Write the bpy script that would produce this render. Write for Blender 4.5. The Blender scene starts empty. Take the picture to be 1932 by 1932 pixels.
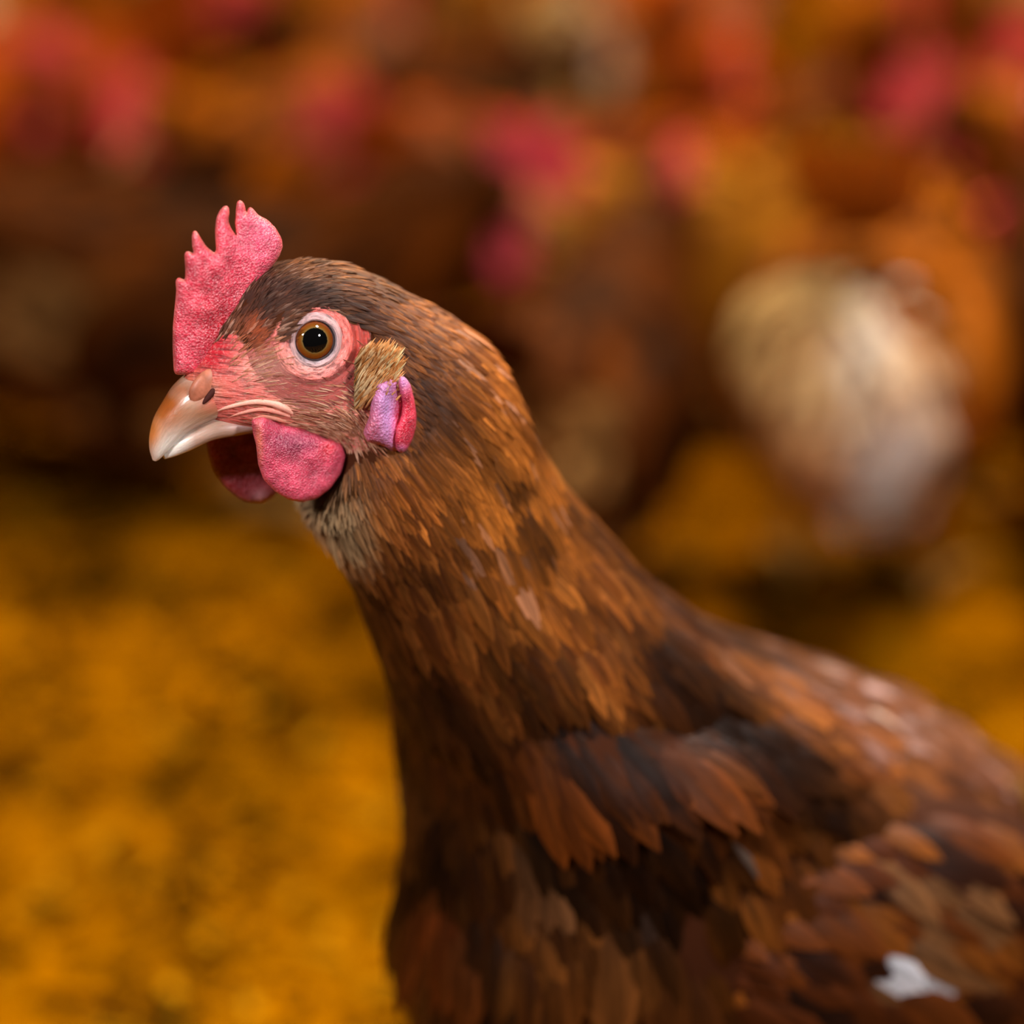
import bpy, math, random
import numpy as np
from mathutils import Vector, Matrix, noise
from mathutils.geometry import delaunay_2d_cdt

random.seed(7)
RNG = np.random.default_rng(7)
S = bpy.context.scene
COL = S.collection

# ------------------------------------------------------------------ camera
PITCH = math.radians(20.0)
CAM_H = 0.60
FPX = 4562.0                      # focal length in pixels of the 1932 frame
cam_data = bpy.data.cameras.new('camera')
cam = bpy.data.objects.new('camera', cam_data)
COL.objects.link(cam)
cam_data.sensor_fit = 'HORIZONTAL'
cam_data.sensor_width = 36.0
cam_data.lens = 36.0 * FPX / 1932.0
cam.location = (0, 0, CAM_H)
cam.rotation_euler = (math.radians(90) - PITCH, 0, 0)
cam_data.clip_start = 0.02
cam_data.dof.use_dof = True
cam_data.dof.focus_distance = 0.70
cam_data.dof.aperture_fstop = 2.9
S.camera = cam

# ------------------------------------------------------------------ colour management, world, lights
S.view_settings.view_transform = 'Standard'
S.view_settings.look = 'None'
S.view_settings.gamma = 1.0
S.view_settings.use_curve_mapping = False
S.view_settings.exposure = 0.0

W = bpy.data.worlds.new('world')
S.world = W
W.use_nodes = True
W.node_tree.nodes['Background'].inputs[0].default_value = (1.0, 0.62, 0.34, 1)
W.node_tree.nodes['Background'].inputs[1].default_value = 0.012


def area(name, loc, target, size, power, color, size_y=None):
    d = bpy.data.lights.new(name, 'AREA')
    d.energy = power
    d.color = color
    if size_y:
        d.shape = 'RECTANGLE'
        d.size_y = size_y
    d.size = size
    o = bpy.data.objects.new(name, d)
    COL.objects.link(o)
    o.location = loc
    v = Vector(target) - Vector(loc)
    o.rotation_euler = v.to_track_quat('-Z', 'Y').to_euler()
    return o


area('barn_lamp_key', (0.50, 0.35, 1.65), (0, 0.72, 0.36), 0.20, 14, (1.0, 0.93, 0.90))
for nm, lc, sz, pw in (('barn_lamp_right', (0.70, -0.15, 0.95), 0.12, 0.95), ('barn_lamp_left', (-0.65, -0.05, 0.95), 0.10, 0.75)):
    lo = area(nm, lc, (-0.075, 0.66, 0.42), sz, pw, (1.0, 0.92, 0.90))
    lo.data.spread = math.radians(50)          # beam narrowed to put more light on the head
lr = area('barn_lamp_rim', (1.0, 1.7, 1.5), (0.15, 0.82, 0.28), 0.26, 2.3, (1.0, 0.92, 0.94))
lr.data.spread = math.radians(60)
area('barn_lamp_near_row', (0.80, 1.70, 1.7), (0.05, 1.95, 0.05), 0.14, 27, (1.0, 0.76, 0.46))
area('barn_lamp_far_row', (0.3, 3.2, 2.3), (0.2, 3.1, 0.0), 0.20, 88, (1.0, 0.76, 0.46))
area('barn_lamp_floor', (-0.7, 0.8, 1.9), (-0.25, 1.2, 0.0), 0.16, 3.6, (1.0, 0.86, 0.62))

# ------------------------------------------------------------------ projection helpers (used to plan where things stand)
CP = np.array([0, 0, CAM_H])
FW = np.array([0, math.cos(PITCH), -math.sin(PITCH)])
RT = np.array([1.0, 0, 0])
UP = np.array([0, math.sin(PITCH), math.cos(PITCH)])


def ray(px, py):
    return FW + RT * ((px - 966) / FPX) + UP * ((966 - py) / FPX)


def project(P):
    P = np.asarray(P) - CP
    d = P @ FW
    return 966 + FPX * (P @ RT) / d, 966 - FPX * (P @ UP) / d


def on_floor(px, py):
    r = ray(px, py)
    t = -CAM_H / r[2]
    return CP + r * t


def nrm(th):
    return np.array([math.sin(th), -math.cos(th), 0.0])


TH = math.radians(24)
TB = math.radians(38)
A_HEAD = CP + ray(588, 637) * 0.715


def plane_pt(px, py, c, th, A):
    n = nrm(th)
    r = ray(px, py)
    t = (n @ (A - CP) + c) / (n @ r)
    return CP + r * t


def HP(px, py, c=0.0):
    return plane_pt(px, py, c, TH, A_HEAD)


A_BODY = HP(760, 800)


def BP(px, py, c=0.0):
    return plane_pt(px, py, c, TB, A_BODY)


# ------------------------------------------------------------------ mesh / material helpers
def mesh_obj(name, V, F, mat=None, parent=None, smooth=True, col=None, uv=None, attrs=None):
    me = bpy.data.meshes.new(name)
    V = np.asarray(V, dtype=np.float64)
    if isinstance(F, np.ndarray):
        n, k = F.shape
        me.vertices.add(len(V))
        me.vertices.foreach_set('co', V.astype(np.float32).ravel())
        me.loops.add(n * k)
        me.loops.foreach_set('vertex_index', F.astype(np.int32).ravel())
        me.polygons.add(n)
        me.polygons.foreach_set('loop_start', np.arange(0, n * k, k, dtype=np.int32))
        me.update(calc_edges=True)
    else:
        me.from_pydata([tuple(v) for v in V], [], F)
        me.update()
    me.validate()
    if smooth:
        me.polygons.foreach_set('use_smooth', np.ones(len(me.polygons), dtype=bool))
    if col is not None:
        a = me.color_attributes.new('Col', 'FLOAT_COLOR', 'POINT')
        c4 = np.ones((len(V), 4), dtype=np.float32)
        c4[:, :3] = col
        a.data.foreach_set('color', c4.ravel())
    if uv is not None:
        a = me.attributes.new('flow', 'FLOAT_VECTOR', 'POINT')
        f3 = np.zeros((len(V), 3), dtype=np.float32)
        f3[:, :uv.shape[1]] = uv
        a.data.foreach_set('vector', f3.ravel())
    if attrs:
        for k_, v_ in attrs.items():
            a = me.attributes.new(k_, 'FLOAT', 'POINT')
            a.data.foreach_set('value', np.asarray(v_, dtype=np.float32))
    if mat:
        me.materials.append(mat)
    o = bpy.data.objects.new(name, me)
    COL.objects.link(o)
    if parent:
        o.parent = parent
    return o


def tag(o, label=None, cat=None, group=None, kind=None):
    if label: o['label'] = label
    if cat: o['category'] = cat
    if group: o['group'] = group
    if kind: o['kind'] = kind
    return o


def lin(r, g, b):
    def f(c):
        c /= 255.0
        return c / 12.92 if c <= 0.04045 else ((c + 0.055) / 1.055) ** 2.4
    return np.array([f(r), f(g), f(b)])


class NT:
    def __init__(s, name):
        s.m = bpy.data.materials.new(name)
        s.m.use_nodes = True
        s.t = s.m.node_tree
        s.b = s.t.nodes['Principled BSDF']

    def n(s, typ, **kw):
        nd = s.t.nodes.new(typ)
        for k, v in kw.items():
            if k in nd.inputs.keys():
                nd.inputs[k].default_value = v
            else:
                setattr(nd, k, v)
        return nd

    def l(s, a, b):
        s.t.links.new(a, b)

    def attr(s, name):
        return s.n('ShaderNodeAttribute', attribute_name=name)

    def ramp(s, fac, stops):
        r = s.n('ShaderNodeValToRGB')
        while len(r.color_ramp.elements) < len(stops):
            r.color_ramp.elements.new(0.5)
        for e, (p, c) in zip(r.color_ramp.elements, stops):
            e.position = p
            e.color = (c[0], c[1], c[2], 1) if not isinstance(c, float) else (c, c, c, 1)
        s.l(fac, r.inputs[0])
        return r.outputs[0]

    def noise(s, vec, scale, detail=4, rough=0.55, mult=None):
        if mult is not None:
            mp = s.n('ShaderNodeMapping')
            mp.inputs['Scale'].default_value = mult
            s.l(vec, mp.inputs[0])
            vec = mp.outputs[0]
        nz = s.n('ShaderNodeTexNoise')
        nz.inputs['Scale'].default_value = scale
        nz.inputs['Detail'].default_value = detail
        nz.inputs['Roughness'].default_value = rough
        s.l(vec, nz.inputs['Vector'])
        return nz.outputs['Fac']

    def mixc(s, fac, a, b, mode='MIX'):
        m = s.n('ShaderNodeMix', data_type='RGBA', blend_type=mode)
        for i, x in ((0, fac), (6, a), (7, b)):
            if isinstance(x, (int, float)):
                m.inputs[i].default_value = x
            elif isinstance(x, (tuple, list, np.ndarray)):
                m.inputs[i].default_value = (x[0], x[1], x[2], 1)
            else:
                s.l(x, m.inputs[i])
        return m.outputs[2]

    def bump(s, h, strength, dist, prev=None):
        b = s.n('ShaderNodeBump')
        b.inputs['Strength'].default_value = strength
        b.inputs['Distance'].default_value = dist
        s.l(h, b.inputs['Height'])
        if prev is not None:
            s.l(prev, b.inputs['Normal'])
        return b.outputs[0]


def mat_feather(name, rough=0.5, spec=0.4, streak=90.0):
    m = NT(name)
    c = m.attr('Col').outputs['Color']
    f = m.attr('flow').outputs['Vector']
    nz = m.noise(f, 1.0, 3, 0.6, (streak, 2.0, 1.0))
    v = m.ramp(nz, [(0.3, 0.45), (0.7, 1.35)])
    col = m.mixc(1.0, c, v, 'MULTIPLY')
    m.l(col, m.b.inputs['Base Color'])
    m.b.inputs['Roughness'].default_value = rough
    m.b.inputs['Specular IOR Level'].default_value = spec
    m.l(m.bump(nz, 0.5, 0.0004), m.b.inputs['Normal'])
    return m.m


def mat_plain(name, col, rough=0.5, spec=0.4, sss=0.0, ssr=0.002, coat=0.0, bump=None, var=None):
    m = NT(name)
    tc = m.n('ShaderNodeTexCoord').outputs['Object']
    base = None
    if var:
        nz = m.noise(tc, var[0], 4)
        base = m.ramp(nz, [(0.3, tuple(col)), (0.7, tuple(var[1]))])
        m.l(base, m.b.inputs['Base Color'])
    else:
        m.b.inputs['Base Color'].default_value = (*col, 1)
    m.b.inputs['Roughness'].default_value = rough
    m.b.inputs['Specular IOR Level'].default_value = spec
    m.b.inputs['Coat Weight'].default_value = coat
    if sss:
        m.b.inputs['Subsurface Weight'].default_value = sss
        m.b.inputs['Subsurface Radius'].default_value = (1, 0.25, 0.15)
        m.b.inputs['Subsurface Scale'].default_value = ssr
    if bump:
        h = m.noise(tc, bump[0], 4)
        m.l(m.bump(h, bump[1], bump[2]), m.b.inputs['Normal'])
    return m.m


def mat_flesh(name, rough=0.42, papilla=1500.0, pale=(0.86, 0.42, 0.45), palefac=0.5, spec=0.5):
    """comb / wattle / bare skin: vertex colour, pale papillae, fine relief"""
    m = NT(name)
    tc = m.n('ShaderNodeTexCoord').outputs['Object']
    c = m.attr('Col').outputs['Color']
    vo = m.n('ShaderNodeTexVoronoi')
    vo.inputs['Scale'].default_value = papilla
    m.l(tc, vo.inputs['Vector'])
    big = m.noise(tc, 160.0, 4, 0.65)
    fine = m.noise(tc, 1500.0, 3, 0.7)
    pf = m.ramp(fine, [(0.42, 0.0), (0.80, palefac)])
    col = m.mixc(pf, c, pale)
    v = m.ramp(big, [(0.3, 0.5), (0.7, 1.15)])
    col = m.mixc(1.0, col, v, 'MULTIPLY')
    m.l(col, m.b.inputs['Base Color'])
    m.b.inputs['Roughness'].default_value = rough
    m.b.inputs['Specular IOR Level'].default_value = spec
    m.b.inputs['Subsurface Weight'].default_value = 0.12
    m.b.inputs['Subsurface Radius'].default_value = (1, 0.2, 0.15)
    m.b.inputs['Subsurface Scale'].default_value = 0.0015
    b1 = m.bump(vo.outputs['Distance'], 0.6, 0.0005)
    b2 = m.bump(big, 0.6, 0.0016, b1)
    m.l(b2, m.b.inputs['Normal'])
    return m.m


def mat_skin(name):
    m = NT(name)
    tc = m.n('ShaderNodeTexCoord').outputs['Object']
    c = m.attr('Col').outputs['Color']
    f = m.attr('flow').outputs['Vector']
    wr = m.noise(f, 1.0, 3, 0.55, (1.0, 1.0, 1.0))
    v = m.ramp(wr, [(0.36, 0.32), (0.50, 0.95), (0.7, 1.2)])
    fine = m.noise(tc, 1100.0, 3, 0.7)
    pf = m.ramp(fine, [(0.50, 0.0), (0.78, 0.4)])
    col = m.mixc(pf, c, (0.90, 0.55, 0.50))
    col = m.mixc(0.8, col, v, 'MULTIPLY')
    m.l(col, m.b.inputs['Base Color'])
    m.b.inputs['Roughness'].default_value = 0.5
    m.b.inputs['Specular IOR Level'].default_value = 0.4
    m.b.inputs['Subsurface Weight'].default_value = 0.2
    m.b.inputs['Subsurface Radius'].default_value = (1, 0.3, 0.2)
    m.b.inputs['Subsurface Scale'].default_value = 0.001
    b1 = m.bump(wr, 0.9, 0.0012)
    b2 = m.bump(fine, 0.5, 0.0004, b1)
    m.l(b2, m.b.inputs['Normal'])
    return m.m


def catmull(pts, n):
    """pts (k,d) -> (n,d) smooth"""
    pts = np.asarray(pts, float)
    k = len(pts)
    ext = np.vstack([2 * pts[0] - pts[1], pts, 2 * pts[-1] - pts[-2]])
    u = np.linspace(0, k - 1 - 1e-9, n)
    i = u.astype(int)
    t = (u - i)[:, None]
    p0, p1, p2, p3 = ext[i], ext[i + 1], ext[i + 2], ext[i + 3]
    return 0.5 * ((2 * p1) + (-p0 + p2) * t + (2 * p0 - 5 * p1 + 4 * p2 - p3) * t ** 2 + (-p0 + 3 * p1 - 3 * p2 + p3) * t ** 3)


def loft(rings, nr, ns, expo=1.0):
    """rings: list of (T, B, N, hw) -> grid (nr, ns, 3) ; angle 0 = top, 90 deg = near side"""
    D = np.array([np.concatenate([r[0], r[1], r[2], [r[3]]]) for r in rings])
    D = catmull(D, nr)
    T, B, N, hw = D[:, :3], D[:, 3:6], D[:, 6:9], np.maximum(D[:, 9:10], 1e-4)
    N = N / np.linalg.norm(N, axis=1, keepdims=True)
    ph = np.linspace(0, 2 * math.pi, ns, endpoint=False)
    c, s = np.cos(ph), np.sin(ph)
    c = np.sign(c) * np.abs(c) ** expo
    s = np.sign(s) * np.abs(s) ** expo
    M, Hh = (T + B) / 2, (T - B) / 2
    G = M[:, None] + Hh[:, None] * c[None, :, None] + N[:, None] * hw[:, None] * s[None, :, None]
    return G


def grid_faces(nr, ns, caps=True, nv0=0):
    i, j = np.meshgrid(np.arange(nr - 1), np.arange(ns), indexing='ij')
    a = i * ns + j
    b = i * ns + (j + 1) % ns
    F = np.stack([a, b, b + ns, a + ns], -1).reshape(-1, 4)
    return F


def loft_obj(name, G, mat, parent, col=None, uv=None, attrs=None):
    nr, ns = G.shape[:2]
    V = G.reshape(-1, 3)
    c0, c1 = G[0].mean(0), G[-1].mean(0)
    V = np.vstack([V, c0, c1])
    F = grid_faces(nr, ns)
    F = [tuple(f) for f in F.tolist()]
    k = nr * ns
    for j in range(ns):
        F.append(((j + 1) % ns, j, k))
        F.append(((nr - 1) * ns + j, (nr - 1) * ns + (j + 1) % ns, k + 1))
    if col is not None:
        col = np.vstack([col, col[0], col[-1]])
    if uv is not None:
        uv = np.vstack([uv, uv[0], uv[-1]])
    return mesh_obj(name, V, F, mat, parent, True, col, uv, attrs)


def grid_frames(G):
    """tangent along rings (0->end), outward normal"""
    t = np.zeros_like(G)
    t[1:-1] = G[2:] - G[:-2]
    t[0] = G[1] - G[0]
    t[-1] = G[-1] - G[-2]
    s = np.roll(G, -1, 1) - np.roll(G, 1, 1)
    n = np.cross(t, s)
    n /= np.linalg.norm(n, axis=2, keepdims=True) + 1e-12
    ctr = G.mean(1, keepdims=True)
    sg = np.sign(((G - ctr) * n).sum(2, keepdims=True))
    sg[sg == 0] = 1
    n *= sg
    t /= np.linalg.norm(t, axis=2, keepdims=True) + 1e-12
    return t, n


def inside(poly, x, y):
    poly = np.asarray(poly, float)
    r = np.zeros(np.shape(x), bool)
    j = len(poly) - 1
    for i in range(len(poly)):
        xi, yi = poly[i]
        xj, yj = poly[j]
        c = ((yi > y) != (yj > y)) & (x < (xj - xi) * (y - yi) / (yj - yi + 1e-12) + xi)
        r ^= c
        j = i
    return r


def polydist(poly, x, y):
    poly = np.asarray(poly, float)
    d = np.full(np.shape(x), 1e9)
    for i in range(len(poly)):
        a, b = poly[i], poly[(i + 1) % len(poly)]
        ab = b - a
        t = np.clip(((x - a[0]) * ab[0] + (y - a[1]) * ab[1]) / (ab @ ab + 1e-12), 0, 1)
        d = np.minimum(d, np.hypot(x - a[0] - t * ab[0], y - a[1] - t * ab[1]))
    return d


NR_F = 7


def feather_mesh(P, Tn, Nn, L, Wd, C1, C2, lift, curl, shape=1.0):
    """many feathers in one vertex array. P,Tn,Nn (k,3); L,Wd,lift,curl (k,); C1 centre colour, C2 edge colour"""
    k = len(P)
    Bn = np.cross(Nn, Tn)
    Bn /= np.linalg.norm(Bn, axis=1, keepdims=True) + 1e-12
    t = np.linspace(0, 1, NR_F)
    prof = np.sin(np.pi * np.clip(t * 0.80 + 0.12, 0, 1)) ** 0.75 * (1 - t ** 5) ** 0.6
    prof[-1] = 0.06
    V = np.zeros((k, NR_F, 3, 3))
    Cc = np.zeros((k, NR_F, 3, 3))
    fl = np.zeros((k, NR_F, 3, 3))
    rnd = RNG.random(k) * 50
    for a in range(NR_F):
        x = t[a]
        h = lift * x - curl * x * x
        ctr = P + Tn * (L * x)[:, None] + Nn * (h * L)[:, None]
        w = Wd * prof[a] * 0.5
        V[:, a, 1] = ctr + Nn * (w * 0.35)[:, None]
        V[:, a, 0] = ctr - Bn * w[:, None]
        V[:, a, 2] = ctr + Bn * w[:, None]
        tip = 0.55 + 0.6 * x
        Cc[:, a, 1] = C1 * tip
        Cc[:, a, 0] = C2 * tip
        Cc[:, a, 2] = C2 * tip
        for b, u in ((0, 0.0), (1, 0.5), (2, 1.0)):
            fl[:, a, b, 0] = u * 0.12 + rnd
            fl[:, a, b, 1] = x + rnd
            fl[:, a, b, 2] = rnd
    idx = np.arange(k)[:, None] * (NR_F * 3)
    q = []
    for a in range(NR_F - 1):
        for b in range(2):
            q.append([a * 3 + b, a * 3 + b + 1, (a + 1) * 3 + b + 1, (a + 1) * 3 + b])
    F = (idx[:, :, None] + np.array(q)[None]).reshape(-1, 4)
    return V.reshape(-1, 3), F, Cc.reshape(-1, 3), fl.reshape(-1, 3)


def join_arrays(parts):
    Vs, Fs, Cs, Us = [], [], [], []
    o = 0
    for V, F, C, U in parts:
        Vs.append(V); Fs.append(F + o); Cs.append(C); Us.append(U)
        o += len(V)
    return np.vstack(Vs), np.vstack(Fs), np.vstack(Cs), np.vstack(Us)


# ------------------------------------------------------------------ materials
M_feather = mat_feather('hen feathers', 0.5, 0.10)
M_feather_soft = mat_feather('fine head feathers', 0.55, 0.25, 60.0)
M_under = mat_plain('dark down under the feathers', lin(60, 28, 10), 0.8, 0.1)
M_skin = mat_skin('bare face skin')
M_comb = mat_flesh('comb flesh', 0.36, 1600.0, (0.92, 0.40, 0.44), 0.75)
M_wattle = mat_flesh('wattle flesh', 0.42, 1900.0, (0.88, 0.34, 0.42), 0.6)
M_lobe = mat_flesh('ear lobe flesh', 0.42, 1300.0, (0.75, 0.48, 0.78), 0.6)

# ------------------------------------------------------------------ the barn
def build_barn():
    # litter floor: lumpy mesh, finer near the camera
    nx, ny = 300, 520
    xs = np.linspace(-3.2, 3.2, nx)
    xs = np.sign(xs) * (np.abs(xs) / 3.2) ** 1.6 * 3.2
    ys = -0.6 + 6.6 * np.linspace(0, 1, ny) ** 1.5
    X, Y = np.meshgrid(xs, ys, indexing='ij')
    Z = np.zeros_like(X)
    C = np.zeros(X.shape)
    for i in range(nx):
        for j in range(ny):
            x, y = X[i, j], Y[i, j]
            a = noise.noise((x * 9, y * 9, 0.3))
            b = noise.noise((x * 30, y * 24, 4.3))
            Z[i, j] = 0.010 * a + 0.007 * b
            C[i, j] = noise.noise((x * 15, y * 10, 9.1)) * 0.9 + noise.noise((x * 45, y * 32, 2.1)) * 0.6
    Z -= 0.012
    V = np.stack([X, Y, Z], -1).reshape(-1, 3)
    i, j = np.meshgrid(np.arange(nx - 1), np.arange(ny - 1), indexing='ij')
    a = i * ny + j
    F = np.stack([a, a + ny, a + ny + 1, a + 1], -1).reshape(-1, 4)
    c = np.clip(C * 1.8 + 0.52, 0, 1).reshape(-1, 1)
    dark, light = lin(44, 24, 2), lin(164, 103, 0)
    col = dark * (1 - c) + light * c
    m = NT('trodden golden litter')
    m.l(m.attr('Col').outputs['Color'], m.b.inputs['Base Color'])
    tc = m.n('ShaderNodeTexCoord').outputs['Object']
    m.l(m.bump(m.noise(tc, 120.0, 5), 0.8, 0.006), m.b.inputs['Normal'])
    m.b.inputs['Roughness'].default_value = 0.9
    m.b.inputs['Specular IOR Level'].default_value = 0.0
    fl = mesh_obj('floor', V, F, m.m, None, True, col)
    tag(fl, kind='structure', label='golden brown litter floor of the barn')
    global FLOORGRID
    FLOORGRID = (xs, ys, Z)
    # shell of the barn
    def box(name, x0, x1, y0, y1, z0, z1, mat, kind='structure', parent=None):
        V = [(x, y, z) for x in (x0, x1) for y in (y0, y1) for z in (z0, z1)]
        F = [(0, 1, 3, 2), (4, 6, 7, 5), (0, 4, 5, 1), (2, 3, 7, 6), (0, 2, 6, 4), (1, 5, 7, 3)]
        o = mesh_obj(name, V, F, mat, parent, False)
        if kind and not parent:
            o['kind'] = kind
        return o
    mw = mat_plain('brown barn boards', lin(104, 66, 34), 0.8, 0.2, var=(6.0, lin(70, 42, 22)), bump=(40, 0.4, 0.01))
    box('wall_back', -3.2, 3.2, 6.0, 6.1, -0.05, 3.0, mw)
    box('wall_left', -3.3, -3.2, -0.6, 6.1, -0.05, 3.0, mw)
    box('wall_right', 3.2, 3.3, -0.6, 6.1, -0.05, 3.0, mw)
    box('ceiling', -3.3, 3.3, -0.6, 6.1, 3.0, 3.06, mat_plain('ceiling sheets', lin(120, 110, 98), 0.8, 0.2))


build_barn()

# ------------------------------------------------------------------ the main hen
hen = bpy.data.objects.new('hen', None)
COL.objects.link(hen)
hen_base = BP(1650, 2300)
hen.location = (hen_base[0], hen_base[1], 0)
tag(hen, 'large sharp brown hen in the foreground with red comb, looking left', 'hen')


def local(V):
    return np.asarray(V) - np.array(hen.location)


def mix_pt(px, py, w):
    return HP(px, py) * (1 - w) + BP(px, py) * w


# rings: (Tx,Ty, Bx,By, half width, blend head->body plane)
R = [
    (350, 712, 372, 772, .0050, 0),
    (378, 668, 400, 792, .0100, 0),
    (420, 600, 438, 806, .0138, 0),
    (470, 540, 492, 820, .0162, 0),
    (535, 503, 552, 836, .0175, 0),
    (600, 494, 600, 862, .0182, 0),
    (672, 512, 612, 896, .0190, .02),
    (752, 546, 596, 925, .0205, .10),
    (828, 586, 594, 960, .0225, .25),
    (888, 634, 616, 1005, .0250, .40),
    (935, 700, 645, 1055, .0275, .55),
    (968, 775, 678, 1110, .0300, .70),
    (1008, 860, 714, 1175, .0330, .85),
    (1070, 945, 752, 1250, .0380, 1),
    (1160, 1050, 788, 1335, .0450, 1),
    (1265, 1142, 842, 1425, .0530, 1),
    (1400, 1208, 852, 1530, .0610, 1),
    (1550, 1258, 846, 1660, .0680, 1),
    (1700, 1325, 832, 1810, .0740, 1),
    (1850, 1423, 866, 2010, .0780, 1),
    (1990, 1520, 960, 2200, .0790, 1),
    (2150, 1560, 1200, 2370, .0760, 1),
    (2330, 1545, 1500, 2430, .0700, 1),
    (2520, 1480, 1850, 2330, .0560, 1),
    (2680, 1380, 2150, 2120, .0400, 1),
    (2790, 1290, 2430, 1880, .0260, 1),
    (2850, 1240, 2640, 1640, .0130, 1),
]
NRI, NSI = 460, 200
rings = []
for tx, ty, bx, by, hw, w in R:
    th = TH * (1 - w) + TB * w
    bp_ = mix_pt(bx, by, w)
    bp_[2] = max(bp_[2], .085)           # belly well clear of the litter
    rings.append((mix_pt(tx, ty, w), bp_, nrm(th), hw))
G = loft(rings, NRI, NSI)
TT, NN = grid_frames(G)
# mirrored near-side picture position of every vertex, used as surface coordinates of the head
jj = np.arange(NSI)
jm = np.where(jj <= NSI // 2, jj, NSI - jj)
QX, QY = project(G[:, jm].reshape(-1, 3))
QX, QY = QX.reshape(NRI, NSI), QY.reshape(NRI, NSI)

def blob(x, y, cx, cy, sx, sy, rot=0.0):
    c, s = math.cos(rot), math.sin(rot)
    u = (x - cx) * c + (y - cy) * s
    v = -(x - cx) * s + (y - cy) * c
    return np.exp(-(u / sx) ** 2 - (v / sy) ** 2)


Z1 = lambda pts: [(250 + .31056 * x, 350 + .31056 * y) for x, y in pts]
BARE = Z1([(150, 1130), (330, 1100), (470, 985), (560, 900), (620, 900), (700, 1010), (830, 930), (890, 850), (960, 785), (1060, 742),
           (1180, 742), (1280, 805), (1420, 850), (1450, 900), (1420, 1000), (1480, 1180), (1500, 1400), (1500, 1570), (1350, 1610),
           (1230, 1560), (1050, 1545), (900, 1500), (780, 1600), (300, 1600), (100, 1400)])
ex, ey = 590.0, 643.0
rr = np.hypot(QX - ex, QY - ey)
an = np.arctan2(QY - ey, QX - ex)
head_w = np.clip((1.0 - np.arange(NRI)[:, None] / NRI * 26 / 8.5), 0, 1) > 0
disp = np.zeros((NRI, NSI))
# eye socket sunk, brow and cheek raised, groove behind the nostril
disp += -0.0045 * np.exp(-(rr / 34) ** 4)
disp += 0.0012 * np.exp(-((rr - 62) / 18) ** 2)
disp += 0.0022 * np.exp(-((QX - 560) / 110) ** 2 - ((QY - 555) / 34) ** 2)
disp += 0.0020 * np.exp(-((QX - 640) / 90) ** 2 - ((QY - 770) / 45) ** 2)
disp += -0.0012 * np.exp(-((QX - 700) / 30) ** 2 - ((QY - 650) / 50) ** 2)
# folds ringing the eye from behind and below
fold = np.exp(-((rr - 85) / 45) ** 2) * np.clip(np.cos(an - 0.6), 0, 1)
disp += 0.0005 * fold * np.sin(rr / 3.4)
disp *= (np.arange(NRI)[:, None] < NRI * 9.0 / 26)
# shoulder: the body swells out under the neck cape along a shelf
_sr = np.arange(NRI)[:, None] / NRI * 26.0
yl = 1392 + 75 * np.clip((900 - QX) / 120, -.4, 1) * (QX < 900) * -1 + 40 * np.clip((QX - 1330) / 200, 0, 2)
sm = np.clip((QY - yl + 30) / 95, 0, 1); sm = sm * sm * (3 - 2 * sm)
fx = np.clip((QX - 850) / 190, 0, 1) * np.clip((1500 - QX) / 200, 0, 1) * (_sr > 11)
shelf = sm * fx * np.exp(-np.clip(QY - yl - 60, 0, 2000) / 300)
disp = disp + .0070 * shelf - .0030 * fx * np.exp(-((QY - yl + 55) / 50) ** 2)
Gd = G + NN * disp[..., None]
_t1, _n1 = grid_frames(Gd)
_k1 = int(NRI * 10 / 26)
TT[:_k1], NN[:_k1] = _t1[:_k1], _n1[:_k1]
TT[_k1:] = TT[_k1:] * .4 + _t1[_k1:] * .6
NN[_k1:] = NN[_k1:] * .4 + _n1[_k1:] * .6
TT /= np.linalg.norm(TT, axis=2, keepdims=True)
NN /= np.linalg.norm(NN, axis=2, keepdims=True)
_LATC = ((Gd - A_HEAD) @ nrm(TH))
_kk = int(NRI * 9.5 / 26)
_sel = np.zeros((NRI, NSI), bool); _sel[:_kk, 1:NSI // 2] = True
_SX, _SY, _SC = QX[_sel], QY[_sel], _LATC[_sel]


def SC(px, py, off=0.0):
    # lateral place of the near side skin seen at this point of the head
    d = (_SX - px) ** 2 + (_SY - py) ** 2
    k = np.argsort(d)[:4]
    return float(_SC[k].mean()) + off


bare = inside(BARE, QX, QY) & (np.arange(NRI)[:, None] < NRI * 8.6 / 26)
bdist = polydist(BARE, QX, QY)

# colours of the skin
def lerpc(c, col, w):
    w = np.clip(w, 0, 1)[..., None]
    return c * (1 - w) + col * w


colr = np.zeros((NRI, NSI, 3)) + lin(220, 104, 96)
colr = lerpc(colr, lin(188, 26, 44), blob(QX, QY, 400, 665, 50, 50) * 1.2)
colr = lerpc(colr, lin(232, 164, 148), blob(QX, QY, 500, 695, 50, 34) * .8)
colr = lerpc(colr, lin(246, 100, 88), blob(QX, QY, 675, 645, 32, 60) * 1.1)
colr = lerpc(colr, lin(206, 142, 116), blob(QX, QY, 640, 800, 110, 34) * .9)
colr = lerpc(colr, lin(238, 166, 146), blob(QX, QY, 530, 768, 44, 18) * 1.0)
colr = lerpc(colr, lin(186, 128, 98), blob(QX, QY, 382, 735, 36, 26) * .9)
colr = lerpc(colr, lin(196, 104, 66), blob(QX, QY, 345, 745, 26, 40) * .8)
colr = lerpc(colr, lin(226, 190, 182), blob(QX, QY, ex + 2, ey + 12, 56, 56) ** 2 * 1.3)
dw = np.clip(bdist / 6, 0, 1)
under = lin(48, 22, 9)
feath = ~bare
colr[feath] = under
_e = np.clip(1 - bdist / 30, 0, 1) * feath
colr = lerpc(colr, lin(124, 62, 38), _e)
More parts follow.
